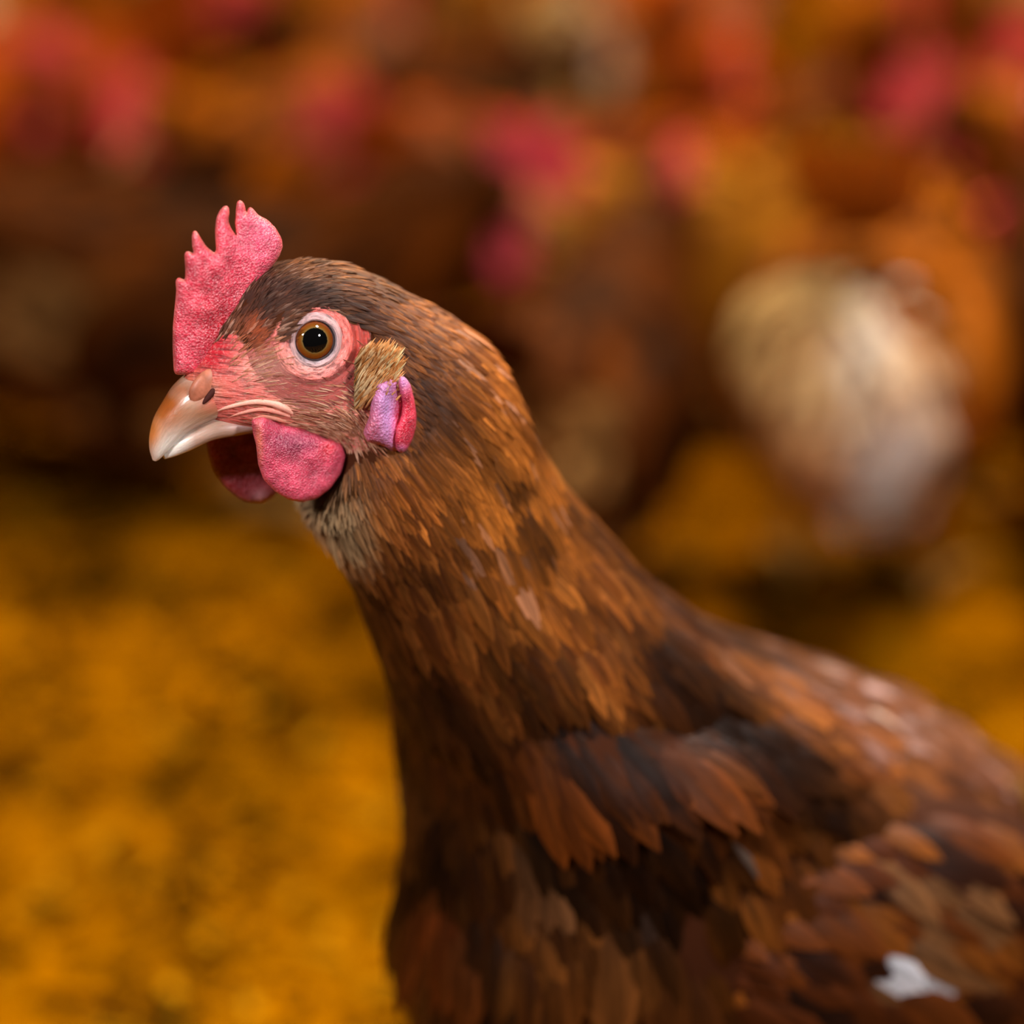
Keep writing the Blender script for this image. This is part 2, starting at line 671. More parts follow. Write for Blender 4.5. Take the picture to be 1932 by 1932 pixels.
# flow coordinates: around the eye rings turning into lines along the cheek
f1 = np.stack([rr / 6.0, an * 3.0], -1)
f2 = np.stack([(QY - 0.10 * QX) / 5.5, QX / 45.0], -1)
wv = np.clip((rr - 75) / 50, 0, 1)[..., None]
flow = f1 * (1 - wv) + (f2 + 20) * wv
body = loft_obj('body', Gd, M_skin, hen, colr.reshape(-1, 3), flow.reshape(-1, 2))
body.data.transform(Matrix.Translation(-hen.location))
body.data.materials.append(M_under)
_q = grid_faces(NRI, NSI)
_mi = (~bare.ravel()[_q]).all(1) & (bdist.ravel()[_q].min(1) > 2)
_ix = np.zeros(len(body.data.polygons), np.int32)
_ix[:len(_mi)] = _mi
_ix[len(_mi):][1::2] = 1
body.data.polygons.foreach_set('material_index', _ix)
body['label'] = 'body with bare red face skin'

# ------------------------------------------------------------------ feathers of the foreground hen
def cumarea(G):
    a = np.linalg.norm(np.cross(np.roll(G, -1, 1)[:-1] - G[:-1], G[1:] - G[:-1]), axis=2)
    return a


AR = cumarea(G)
seg = np.arange(NRI - 1) / (NRI - 1) * 26.0        # ring parameter in units of R


def sample(lo, hi, n, keep=None):
    w = AR * ((seg >= lo) & (seg < hi))[:, None]
    w = w.ravel() / w.sum()
    k = RNG.choice(len(w), n, p=w)
    i, j = k // NSI, k % NSI
    return i, j


def feather_colour(qx, qy, s, n):
    """feather colour by place on the bird, with some sheen and shade painted in"""
    r = RNG.random((n, 1))
    c = np.where(r < .35, lin(96, 50, 16), np.where(r < .75, lin(126, 70, 24), lin(150, 88, 34)))
    crown = np.clip((6.0 - s) / 3.0, 0, 1)
    c = lerpc(c, lin(84, 48, 32), crown * .9)
    c = lerpc(c, lin(170, 132, 112), (RNG.random(n) < .13) * crown * .8)  # fine grey highlights of the crown, painted into single feathers
    c = c * np.where(RNG.random((n, 1)) < .2 * (s < 9)[:, None], 1.6, 1.0)
    c = lerpc(c, lin(40, 20, 14), blob(qx, qy, 560, 565, 120, 40, -.05) * .92)
    c = lerpc(c, lin(40, 18, 10), blob(qx, qy, 690, 600, 70, 24, .45) * .8)
    c = lerpc(c, lin(44, 20, 12), blob(qx, qy, 490, 570, 30, 60, .3) * .6)
    c = lerpc(c, lin(140, 58, 22), blob(qx, qy, 462, 640, 22, 34) * .7)
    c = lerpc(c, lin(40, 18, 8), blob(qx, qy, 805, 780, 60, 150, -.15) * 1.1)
    side = blob(qx, qy, 790, 1350, 130, 480, -0.20)  # brown of neck front and breast, partly shade put into the colour
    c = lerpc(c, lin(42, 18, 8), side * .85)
    throat = blob(qx, qy, 625, 940, 42, 70)
    c = lerpc(c, lin(150, 126, 92), throat * .9)
    pl = (RNG.random(n) < .07) * (s > 5) * (s < 12) * (qx > 820)  # whitish sheen strands on the neck, painted as paler feathers
    c = lerpc(c, lin(180, 136, 112), pl * .45)
    gold = blob(qx, qy, 930, 900, 110, 170, -.5)
    c = lerpc(c, lin(184, 108, 36), gold * .55)
    back = blob(qx, qy, 1750, 1340, 360, 100, 0.45)  # greyish mauve sheen of the back, partly put into the feather colour
    c = lerpc(c, lin(104, 72, 60), back * .7)
    c = lerpc(c, lin(196, 164, 158), (RNG.random(n) < .22) * back * .75)
    dark = blob(qx, qy, 1080, 1330, 260, 80, 0.1)  # shade of the gap above the shelf, painted into the feathers
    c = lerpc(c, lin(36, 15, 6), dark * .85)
    c = lerpc(c, lin(142, 70, 20), blob(qx, qy, 1130, 1425, 330, 42) * .8)  # lit top of the shelf, its highlight put into the colour
    for bx_, by_, sx_, sy_, ro_, cc_, am_ in ((1400, 1790, 55, 130, -.35, (160, 88, 24), .9), (1170, 1720, 45, 120, -.3, (130, 78, 34), .8), (1030, 1580, 34, 70, -.4, (140, 96, 60), .8),
                                   (860, 1690, 34, 60, -.2, (120, 52, 12), .8), (930, 1850, 30, 90, -.3, (120, 60, 14), .8), (1190, 1660, 30, 16, 0, (180, 140, 120), .7)):
        c = lerpc(c, lin(*cc_) * (1.6 if by_ > 1500 else 1), blob(qx, qy, bx_, by_, sx_, sy_, ro_) * am_)
    wh = np.where(RNG.random(n) < 0.004, 1.0, 0.0) * (s > 12) * (qx > 1200)
    c = lerpc(c, lin(205, 178, 160), wh * .8)
    sc_ = np.interp(s, [0, 6, 12, 18], [.040, .034, .020, .012])
    nf = np.array([noise.noise((a * b, d * b * .6, 2.2)) for a, d, b in zip(qx, qy, sc_)])
    nf *= np.interp(s, [0, 6, 12, 18], [.8, .55, 1.2, 2.2])
    c = lerpc(c, lin(40, 17, 6), np.clip(-nf, 0, 1) * .7)
    low_ = np.clip((s - 11) / 4, 0, 1) * np.clip((qy - 1150) / 300, 0, 1)  # shade side of breast and lower body, painted by darkening
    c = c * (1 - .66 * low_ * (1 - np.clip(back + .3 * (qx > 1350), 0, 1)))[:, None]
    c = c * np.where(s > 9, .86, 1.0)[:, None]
    return c * np.clip(1.0 + nf, .40, 2.0)[:, None] * (0.85 + 0.3 * RNG.random((n, 1)))


parts_head, parts_body = [], []
WINGC = (1700, 1790)


def scatter(lo, hi, n, L, Wd, lift, curl, jit, out, exclude_bare=True, region=None):
    i, j = sample(lo, hi, n)
    qx, qy = QX[i, j], QY[i, j]
    if region is not None:
        ok = region(qx, qy) & (qx > 800) & (qx < 1600)
        i, j, qx, qy = i[ok], j[ok], qx[ok], qy[ok]
        n = len(i)
    if lo > 13:                      # the folded wing covers these
        ok = ~((((qx - WINGC[0]) * .95 + (qy - WINGC[1]) * .30) / 480) ** 2 + ((-(qx - WINGC[0]) * .30 + (qy - WINGC[1]) * .95) / 250) ** 2 < 1)
        ok |= RNG.random(n) < .15
        i, j = i[ok], j[ok]
        qx, qy = qx[ok], qy[ok]
        n = len(i)
    if exclude_bare:
        ok = ~bare[i, j] | ((bdist[i, j] < 9) & (qy < 660) & (qx < 560) & (seg[i] < 6))
        # a ragged line where feathers thin out on to the skin
        ok &= ~((bdist[i, j] < 2) & (RNG.random(n) < .3) & (seg[i] < 8.6))
        i, j = i[ok], j[ok]
        qx, qy = qx[ok], qy[ok]
    n = len(i)
    P = Gd[i, j] + (Gd[i + 1, j] - Gd[i, j]) * RNG.random((n, 1)) + (Gd[i, (j + 1) % NSI] - Gd[i, j]) * RNG.random((n, 1))
    T, N = TT[i, j].copy(), NN[i, j]
    dn = np.array([0, 0, -1.0])
    s = seg[i]
    T += dn * (0.25 * (s > 6))[:, None]
    T += RNG.normal(0, jit, (n, 3))
    T -= N * (T * N).sum(1, keepdims=True)
    T /= np.linalg.norm(T, axis=1, keepdims=True)
    f = 0.75 + 0.5 * RNG.random(n)
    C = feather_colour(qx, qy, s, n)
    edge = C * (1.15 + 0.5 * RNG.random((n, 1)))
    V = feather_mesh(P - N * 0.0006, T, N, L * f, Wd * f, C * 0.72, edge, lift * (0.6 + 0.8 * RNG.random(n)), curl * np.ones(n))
    out.append(V)


scatter(0.3, 3.6, 5000, .0048, .0008, .22, .12, .12, parts_head)
scatter(0.3, 5.5, 16000, .0058, .00085, .17, .10, .10, parts_head)
scatter(5.0, 8.5, 13000, .0088, .00135, .17, .12, .09, parts_head)
scatter(8.0, 11.5, 8500, .0150, .0024, .15, .12, .09, parts_body)
scatter(11.0, 14.5, 4600, .0225, .0048, .15, .12, .10, parts_body)
scatter(14.0, 17.5, 2600, .0290, .0095, .15, .12, .12, parts_body)
scatter(17.0, 25.5, 3800, .0380, .0150, .14, .12, .13, parts_body)
scatter(11.0, 17.5, 5200, .0240, .0080, .20, .16, .10, parts_body, region=lambda a, b: np.abs(b - (1395 + 40 * np.clip((a - 1330) / 200, 0, 2))) < 75)
V, F, C, U = join_arrays(parts_head)
o = mesh_obj('head_feathers', local(V), F, M_feather_soft, hen, True, C, U)
tag(o, 'fine dark brown feathers of the crown and nape', kind='stuff')
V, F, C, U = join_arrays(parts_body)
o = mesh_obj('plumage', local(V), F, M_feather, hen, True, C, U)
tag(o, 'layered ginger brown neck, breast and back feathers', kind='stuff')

# bristles on the cheek and between eye and beak
def bristles():
    out = []
    w = AR[:int(NRI * 8.6 / 26)] * bare[:int(NRI * 8.6 / 26)]
    w = w.ravel() / w.sum()
    k = RNG.choice(len(w), 6500, p=w)
    i, j = k // NSI, k % NSI
    qx, qy = QX[i, j], QY[i, j]
    dens = np.clip(blob(qx, qy, 640, 800, 130, 48) * 1.0 + blob(qx, qy, 700, 760, 60, 70) * .8 + blob(qx, qy, 480, 640, 40, 60) * .9
                   + blob(qx, qy, 520, 690, 90, 40) * .12 + .02, 0, 1)
    ok = (RNG.random(len(i)) < dens) & (np.hypot(qx - ex, qy - ey) > 60) & (qx > 430)
    i, j, qx, qy = i[ok], j[ok], qx[ok], qy[ok]
    n = len(i)
    P, N = Gd[i, j], NN[i, j]
    T = TT[i, j] + RNG.normal(0, .12, (n, 3))
    T -= N * (T * N).sum(1, keepdims=True)
    T /= np.linalg.norm(T, axis=1, keepdims=True)
    r = RNG.random((n, 1))
    C = np.where(r < .5, lin(190, 130, 98), np.where(r < .85, lin(226, 176, 146), lin(130, 70, 46)))
    near = blob(qx, qy, 470, 620, 45, 60)
    C = lerpc(C, lin(150, 62, 20), near)
    f = 0.6 + 0.8 * RNG.random(n)
    V, F, C, U = feather_mesh(P, T, N, (.0030 + .0018 * blob(qx, qy, 680, 800, 120, 60)) * f, .00030 * f, C, C * 1.1, .16 * np.ones(n), .12 * np.ones(n))
    o = mesh_obj('face_bristles', local(V), F, M_feather_soft, hen, True, C, U)
    tag(o, 'thin tan bristles on the cheek', kind='stuff')


bristles()


# ------------------------------------------------------------------ flat fleshy parts: comb, wattles, lobes
def plate(name, outline, pt, c0, thick, R_px, colfn, mat, parent, step=5.0, warp=None, ridge=None, smooth_pts=1, label=None):
    """outline in surface coordinates -> rounded solid of real thickness; pt(x, y, c) gives the place"""
    ol = np.array(outline, float)
    dense = []
    for a in range(len(ol)):
        p, q = ol[a], ol[(a + 1) % len(ol)]
        n = max(1, int(np.linalg.norm(q - p) / step))
        for t in range(n):
            dense.append(p + (q - p) * t / n)
    dense = np.array(dense)
    for _ in range(smooth_pts):
        dense = (np.roll(dense, 1, 0) + 2 * dense + np.roll(dense, -1, 0)) / 4
    x0, y0 = dense.min(0)
    x1, y1 = dense.max(0)
    gx, gy = np.meshgrid(np.arange(x0, x1, step), np.arange(y0, y1, step * .9))
    gx = gx + (np.arange(gx.shape[0]) % 2)[:, None] * step / 2
    gx, gy = gx.ravel(), gy.ravel()
    ok = inside(dense, gx, gy) & (polydist(dense, gx, gy) > step * .6)
    # a few rings close to the rim so that it rounds off
    pts = [Vector(p) for p in dense] + [Vector((x, y)) for x, y in zip(gx[ok], gy[ok])]
    nb = len(dense)
    vs, es, fs, ov, oe, of = delaunay_2d_cdt(pts, [], [list(range(nb))], 1, 1e-5)
    vx = np.array([v[0] for v in vs]); vy = np.array([v[1] for v in vs])
    d = polydist(dense, vx, vy)
    rim = d < 1e-3
    q = np.clip(d / R_px, 0, 1)
    h = thick * .5 * np.sqrt(1 - (1 - q) ** 2)
    off = warp(vx, vy) if warp else np.zeros(len(vx))
    extra = ridge(vx, vy) * q if ridge else np.zeros(len(vx))
    wob = np.array([noise.noise((x * .03, y * .03, 5.0)) for x, y in zip(vx, vy)]) * thick * .12 * q
    front = np.array([pt(x, y, c0 + o_ + hh + e + w_) for x, y, o_, hh, e, w_ in zip(vx, vy, off, h, extra, wob)])
    back = np.array([pt(x, y, c0 + o_ - hh) for x, y, o_, hh in zip(vx, vy, off, h)])
    n = len(vx)
    bi = np.arange(n) + n
    bi[rim] = np.arange(n)[rim]
    V = np.vstack([front, back])
    F = []
    for f in fs:
        F.append(tuple(f))
        F.append(tuple(int(bi[k]) for k in reversed(f)))
    col = colfn(vx, vy, d)
    col = np.vstack([col, col])
    org = np.array(parent.matrix_world.translation) if False else np.array(hen.location)
    o = mesh_obj(name, V - org, F, mat, parent, True, col)
    if label: o['label'] = label
    return o


COMB = Z1([(262, 1150), (250, 1125), (243, 980), (245, 850), (258, 720), (266, 640), (260, 575), (275, 556), (300, 563), (318, 578), (321, 520),
           (314, 412), (328, 395), (355, 403), (374, 415), (362, 370), (360, 300), (371, 268), (390, 275), (415, 320), (450, 372), (502, 412),
           (508, 390), (501, 280), (508, 200), (530, 150), (560, 120), (582, 122), (590, 160), (582, 215), (600, 262), (629, 302),
           (621, 230), (628, 150), (635, 95), (654, 82), (680, 110), (691, 168), (700, 135), (718, 126), (740, 150), (765, 180), (822, 208),
           (872, 260), (906, 320), (914, 370), (892, 432), (850, 490), (800, 560), (740, 680), (660, 800), (560, 940), (470, 1060), (380, 1150)])


def comb_col(x, y, d):
    c = np.zeros((len(x), 3)) + lin(222, 58, 84)
    c = lerpc(c, lin(186, 10, 38), blob(x, y, 435, 640, 50, 85, -.5) * 1.2)
    c = lerpc(c, lin(232, 92, 128), blob(x, y, 500, 440, 50, 60) * .8)
    c = lerpc(c, lin(232, 108, 96), np.clip(1 - d / 7, 0, 1) * .7)
    return c


def comb_warp(x, y):
    return 0.0022 * np.sin((y - 400) / 90.0) * np.clip((650 - y) / 200, 0, 1) + .0008 * np.sin(x / 28.0)


plate('comb', COMB, HP, 0.0, .0062, 26, comb_col, M_comb, hen, 4.0, comb_warp, label='red serrated single comb')

WAT = Z1([(722, 1420), (730, 1500), (752, 1580), (762, 1690), (795, 1785), (865, 1858), (945, 1908), (1030, 1926), (1120, 1902), (1200, 1842), (1268, 1745),
          (1294, 1645), (1275, 1580), (1215, 1545), (1150, 1525), (1050, 1480), (900, 1440), (790, 1405)])


def wat_col(x, y, d):
    c = np.zeros((len(x), 3)) + lin(222, 72, 104)
    c = lerpc(c, lin(140, 34, 70), blob(x, y, 555, 835, 60, 24, .1) * 1.1)
    c = lerpc(c, lin(236, 128, 96), blob(x, y, 487, 840, 8, 45) * 1.0)
    c = lerpc(c, lin(226, 70, 90), np.clip(1 - d / 8, 0, 1) * .6)
    c = lerpc(c, lin(200, 20, 42), blob(x, y, 620, 845, 16, 22, .5) * .9)
    return c


def wat_warp(x, y):
    t = (y - 820) / 120
    return -.0012 * t + .0010 * np.sin((x - 480) / 40.0) - .0045 * np.clip((835 - y) / 30, 0, 1.3) * np.clip((x - 500) / 30, 0, 1)


def wat_ridge(x, y):
    return .0016 * blob(x, y, 487, 840, 9, 55, .08) + .0010 * blob(x, y, 632, 850, 12, 30) - .0010 * blob(x, y, 560, 830, 50, 16)


plate('wattle', WAT, HP, .0155, .0046, 22, wat_col, M_wattle, hen, 4.0, wat_warp, wat_ridge, 2, label='near rosy red wattle')
WATF = Z1([(440, 1500), (455, 1600), (468, 1660), (495, 1740), (560, 1828), (640, 1895), (700, 1925), (790, 1932), (860, 1890), (930, 1800), (960, 1650), (900, 1500), (700, 1400), (520, 1430)])


def watf_col(x, y, d):
    c = np.zeros((len(x), 3)) + lin(150, 10, 26)
    c = lerpc(c, lin(214, 150, 160), blob(x, y, 492, 938, 16, 14) * 1.1)
    return c


plate('wattle', WATF, HP, -.0100, .0042, 22, watf_col, M_wattle, hen, 5.0, lambda x, y: .002 * (y - 850) / 100, None, 2, label='far wattle, deep red')

LOBE = Z1([(1560, 1165), (1640, 1150), (1690, 1220), (1690, 1420), (1670, 1540), (1640, 1610), (1590, 1622), (1520, 1580), (1430, 1560), (1400, 1500),
           (1440, 1400), (1450, 1300), (1480, 1200)])


def lobe_col(x, y, d):
    c = np.zeros((len(x), 3)) + lin(196, 112, 160)
    c = lerpc(c, lin(200, 150, 216), blob(x, y, 730, 775, 14, 50) * .9)
    c = lerpc(c, lin(206, 84, 100), blob(x, y, 700, 810, 18, 40) * .8)
    c = lerpc(c, lin(190, 20, 60), blob(x, y, 752, 790, 9, 50) * 1.0)
    return c


lobe = plate('ear_lobe', LOBE, HP, .0232, .0090, 18, lobe_col, M_lobe, hen, 3.5, lambda x, y: -.003 * ((x - 720) / 40) ** 2 * (x > 720), None, 2,
             label='mauve pink ear lobe')
FOLD = Z1([(1625, 1150), (1660, 1165), (1692, 1215), (1712, 1300), (1727, 1400), (1724, 1470), (1700, 1550), (1665, 1610), (1630, 1628), (1600, 1600),
           (1590, 1540), (1600, 1470), (1630, 1400), (1640, 1330), (1622, 1260), (1610, 1200)])


def fold_col(x, y, d):
    c = np.zeros((len(x), 3)) + lin(214, 34, 66)
    c = lerpc(c, lin(206, 140, 200), blob(x, y, 764, 715, 14, 22) * 1.1)
    c = lerpc(c, lin(206, 130, 190), blob(x, y, 758, 850, 12, 10) * .8)
    return c


fo = plate('lobe_fold', FOLD, HP, .0250, .0090, 12, fold_col, M_wattle, lobe, 3.0, lambda x, y: -.001 * (x - 750) / 20, None, 2, label='outer fold, crimson')

# tuft of tan feathers over the ear
def ear_tuft():
    n = 1500
    t = RNG.random(n)
    px = 668 + 62 * RNG.random(n)
    py = 772 - 92 * RNG.random(n) + (px - 668) * .15
    P = np.array([HP(a, b, .0196 + .0035 * c) for a, b, c in zip(px, py, RNG.random(n))])
    tip = np.array([HP(a + 22 + 16 * r, b - 50 + 12 * s_, .0228 + .005 * c) for a, b, r, s_, c in zip(px, py, RNG.random(n), RNG.random(n), RNG.random(n))])
    T = tip - P
    T /= np.linalg.norm(T, axis=1, keepdims=True)
    T += RNG.normal(0, .07, (n, 3))
    T /= np.linalg.norm(T, axis=1, keepdims=True)
    N = np.tile(nrm(TH), (n, 1))
    N = N - T * (T * N).sum(1, keepdims=True)
    N /= np.linalg.norm(N, axis=1, keepdims=True)
    r = RNG.random((n, 1))
    C = np.where(r < .5, lin(214, 158, 98), np.where(r < .85, lin(238, 202, 152), lin(176, 116, 60)))
    k = np.clip((px - 690) / 50, 0, 1)[:, None]
    C = np.clip(C * (1.1 + .35 * k), 0, .9)
    V, F, C, U = feather_mesh(P, T, N, .0092 * (.6 + .5 * t), .0009 * np.ones(n), C * .9, C * 1.1, .10 * np.ones(n), .03 * np.ones(n))
    o = mesh_obj('ear_tuft', local(V), F, M_feather_soft, hen, True, C, U)
    tag(o, 'pale tan tuft of feathers over the ear', kind='stuff')


ear_tuft()

# ------------------------------------------------------------------ beak
def mat_beak():
    m = NT('horn of the beak')
    c = m.attr('Col').outputs['Color']
    f = m.attr('flow').outputs['Vector']
    nz = m.noise(f, 1.0, 4, 0.6, (3.0, 22.0, 1.0))
    v = m.ramp(nz, [(0.25, 0.78), (0.7, 1.1)])
    m.l(m.mixc(1.0, c, v, 'MULTIPLY'), m.b.inputs['Base Color'])
    m.b.inputs['Roughness'].default_value = 0.30
    m.b.inputs['Coat Weight'].default_value = 0.6
    m.b.inputs['Coat Roughness'].default_value = 0.15
    m.b.inputs['Specular IOR Level'].default_value = 0.6
    m.b.inputs['Subsurface Weight'].default_value = 0.2
    m.b.inputs['Subsurface Scale'].default_value = 0.0015
    m.l(m.bump(nz, 0.25, 0.0005), m.b.inputs['Normal'])
    return m.m


M_beak = mat_beak()


def beak(name, rows, colfn, label, expo=1.0):
    rg = [(HP(a, b), HP(c, d), nrm(TH), hw) for a, b, c, d, hw in rows]
    G = loft(rg, 80, 64, expo)
    nr, ns = G.shape[:2]
    jm = np.where(np.arange(ns) <= ns // 2, np.arange(ns), ns - np.arange(ns))
    qx, qy = project(G[:, jm].reshape(-1, 3))
    s = np.repeat(np.linspace(0, 1, nr), ns)
    ph = np.tile(jm / ns, nr)
    col = colfn(qx, qy, s, ph)
    o = loft_obj(name, G, M_beak, hen, col, np.stack([s * 4, ph * 2], -1))
    o.data.transform(Matrix.Translation(-hen.location))
    o['label'] = label
    return o


def up_col(x, y, s, ph):
    c = np.zeros((len(x), 3)) + lin(196, 168, 148)
    c = lerpc(c, lin(158, 84, 32), blob(x, y, 312, 770, 40, 40, -.6) * 1.2)
    c = lerpc(c, lin(216, 132, 66), blob(x, y, 286, 815, 16, 40) * 1.1)
    c = lerpc(c, lin(158, 108, 76), blob(x, y, 390, 775, 60, 16, -.25) * .9)
    c = lerpc(c, lin(236, 234, 226), blob(x, y, 322, 845, 40, 20, -.6) * 1.0)
    c = lerpc(c, lin(206, 110, 92), np.clip((x - 365) / 36, 0, 1) * np.clip((785 - y) / 30, 0, 1))
    c = lerpc(c, lin(222, 104, 98), np.clip((x - 405) / 25, 0, 1) * np.clip((775 - y) / 16, 0, 1))
    c = lerpc(c, lin(150, 84, 50), blob(x, y, 345, 735, 34, 16, .2) * .8)
    return c


def lo_col(x, y, s, ph):
    c = np.zeros((len(x), 3)) + lin(172, 142, 126)
    c = lerpc(c, lin(226, 220, 210), np.clip((370 - x) / 40, 0, 1))
    c = lerpc(c, lin(190, 150, 146), blob(x, y, 460, 800, 24, 14))
    return c


beak('upper_beak', [(420, 700, 520, 766, .0100), (366, 706, 458, 772, .0098), (334, 728, 402, 786, .0086), (311, 760, 358, 808, .0068),
                    (293, 790, 328, 835, .0052), (284, 822, 309, 855, .0037), (283, 848, 300, 865, .0023), (288, 868, 295, 869, .0009)],
     up_col, 'pale horn upper beak with amber ridge', .9)
beak('lower_beak', [(500, 762, 478, 808, .0094), (440, 772, 436, 818, .0086), (395, 776, 392, 828, .0076), (352, 801, 350, 849, .0058),
                    (324, 824, 326, 860, .0038), (306, 854, 310, 866, .0012)], lo_col, 'whitish lower beak')

# mouth corner: pale fold running back from the beak
def tube(name, pts, radii, mat, parent, col, seg=10, label=None, n=40, sub=None):
    D = catmull(np.hstack([np.array(pts), np.array(radii)[:, None]]), n)
    P, r = D[:, :3], np.maximum(D[:, 3], 1e-5)
    T = np.gradient(P, axis=0)
    T /= np.linalg.norm(T, axis=1, keepdims=True)
    ref = np.array([0.1, -1.0, 0.15]); ref /= np.linalg.norm(ref)
    B = np.cross(T, ref)
    B /= np.linalg.norm(B, axis=1, keepdims=True) + 1e-9
    N = np.cross(B, T)
    ph = np.linspace(0, 2 * math.pi, seg, endpoint=False)
    G = P[:, None] + r[:, None, None] * (B[:, None] * np.cos(ph)[None, :, None] + N[:, None] * np.sin(ph)[None, :, None])
    c = np.tile(np.asarray(col), (G.shape[0] * G.shape[1], 1))
    o = loft_obj(name, G, mat, parent, c, np.zeros((len(c), 2)))
    if label: o['label'] = label
    return o


def on_face(pts, off):
    return [HP(a, b, SC(a, b, off)) for a, b in pts]


for pts_, rad_, cl_, lb_ in [
    ([(400, 778), (430, 768), (470, 759), (505, 759), (535, 768), (552, 780)], [.0002, .0006, .0008, .0010, .0012, .0006], lin(236, 172, 152), 'pale fold at the mouth corner'),
    ([(420, 790), (455, 779), (490, 772), (520, 776), (548, 786)], [.0002, .0005, .0007, .0008, .0005], lin(226, 150, 132), 'inner fold at the mouth corner'),
    ([(476, 790), (500, 785), (530, 792), (556, 800)], [.0003, .0007, .0008, .0003], lin(206, 132, 110), 'lower fold at the mouth corner')]:
    mc = tube('mouth_corner', on_face(pts_, -.0001), rad_, M_skin, hen, cl_, label=lb_)
    mc.data.transform(Matrix.Translation(-hen.location))

# nostril: flap, and a dark solid standing in for the hole's shade
M_dark = mat_plain('dark inside of the nostril', lin(60, 22, 16), 0.7, 0.2)
M_flap = mat_plain('nostril flap', lin(138, 80, 56), 0.45, 0.4, 0.1, var=(300.0, lin(196, 120, 94)))


def ellipsoid(name, ctr, ax, rad, mat, parent, nu=24, nv=16, col=None):
    ax = [np.asarray(a) / np.linalg.norm(a) for a in ax]
    V, F = [], []
    for i in range(nv + 1):
        th_ = math.pi * i / nv
        for j in range(nu):
            ph = 2 * math.pi * j / nu
            V.append(ctr + ax[0] * rad[0] * math.sin(th_) * math.cos(ph) + ax[1] * rad[1] * math.sin(th_) * math.sin(ph) + ax[2] * rad[2] * math.cos(th_))
    V = np.array(V)
    i, j = np.meshgrid(np.arange(nv), np.arange(nu), indexing='ij')
    a = i * nu + j
    b = i * nu + (j + 1) % nu
    F = np.stack([a, b, b + nu, a + nu], -1).reshape(-1, 4)
    return mesh_obj(name, V, F, mat, parent, True, col)


def nostril(side):
    nn = nrm(TH) * side
    def q(px, py, c):
        p = HP(px, py, c)
        if side < 0:
            p = p - 2 * nrm(TH) * ((p - A_HEAD) @ nrm(TH))
        return p
    c1 = .0104
    ax = q(408, 712, c1) - q(378, 750, c1)
    fl_ = ellipsoid('nostril_flap', q(386, 728, c1 - .0036), [ax, np.cross(ax, nn), nn], [.0060, .0036, .0022], M_flap, hen)
    fl_.data.transform(Matrix.Translation(-hen.location))
    h = ellipsoid('nostril', q(402, 738, c1 - .0016), [ax, np.cross(ax, nn), nn], [.0048, .0010, .0010], M_dark, hen)
    h.data.transform(Matrix.Translation(-hen.location))


nostril(1)

# ------------------------------------------------------------------ eyes
def mat_eye():
    m = NT('eye with amber iris')
    r = m.attr('iris').outputs['Fac']
    tc = m.n('ShaderNodeTexCoord').outputs['Object']
    nz = m.noise(tc, 1800.0, 3)
    ad = m.n('ShaderNodeMath', operation='MULTIPLY_ADD')
    m.l(nz, ad.inputs[0]); ad.inputs[1].default_value = 0.05; 
    m.l(r, ad.inputs[2])
    col = m.ramp(ad.outputs[0], [(0.0, (0.002, 0.002, 0.002)), (0.475, (0.002, 0.002, 0.002)), (0.495, tuple(lin(110, 90, 50))), (0.55, tuple(lin(116, 70, 22))),
                          (0.68, tuple(lin(112, 54, 18))), (0.705, tuple(lin(110, 46, 14))), (0.73, tuple(lin(24, 20, 20))), (0.80, tuple(lin(44, 36, 40))), (1.0, tuple(lin(70, 52, 58)))])
    m.l(col, m.b.inputs['Base Color'])
    m.b.inputs['Roughness'].default_value = 0.04
    m.b.inputs['Specular IOR Level'].default_value = 0.5
    m.b.inputs['Coat Weight'].default_value = 0.6
    m.b.inputs['Coat Roughness'].default_value = 0.02
    return m.m


M_eye = mat_eye()
M_lid = mat_skin('eyelid skin')


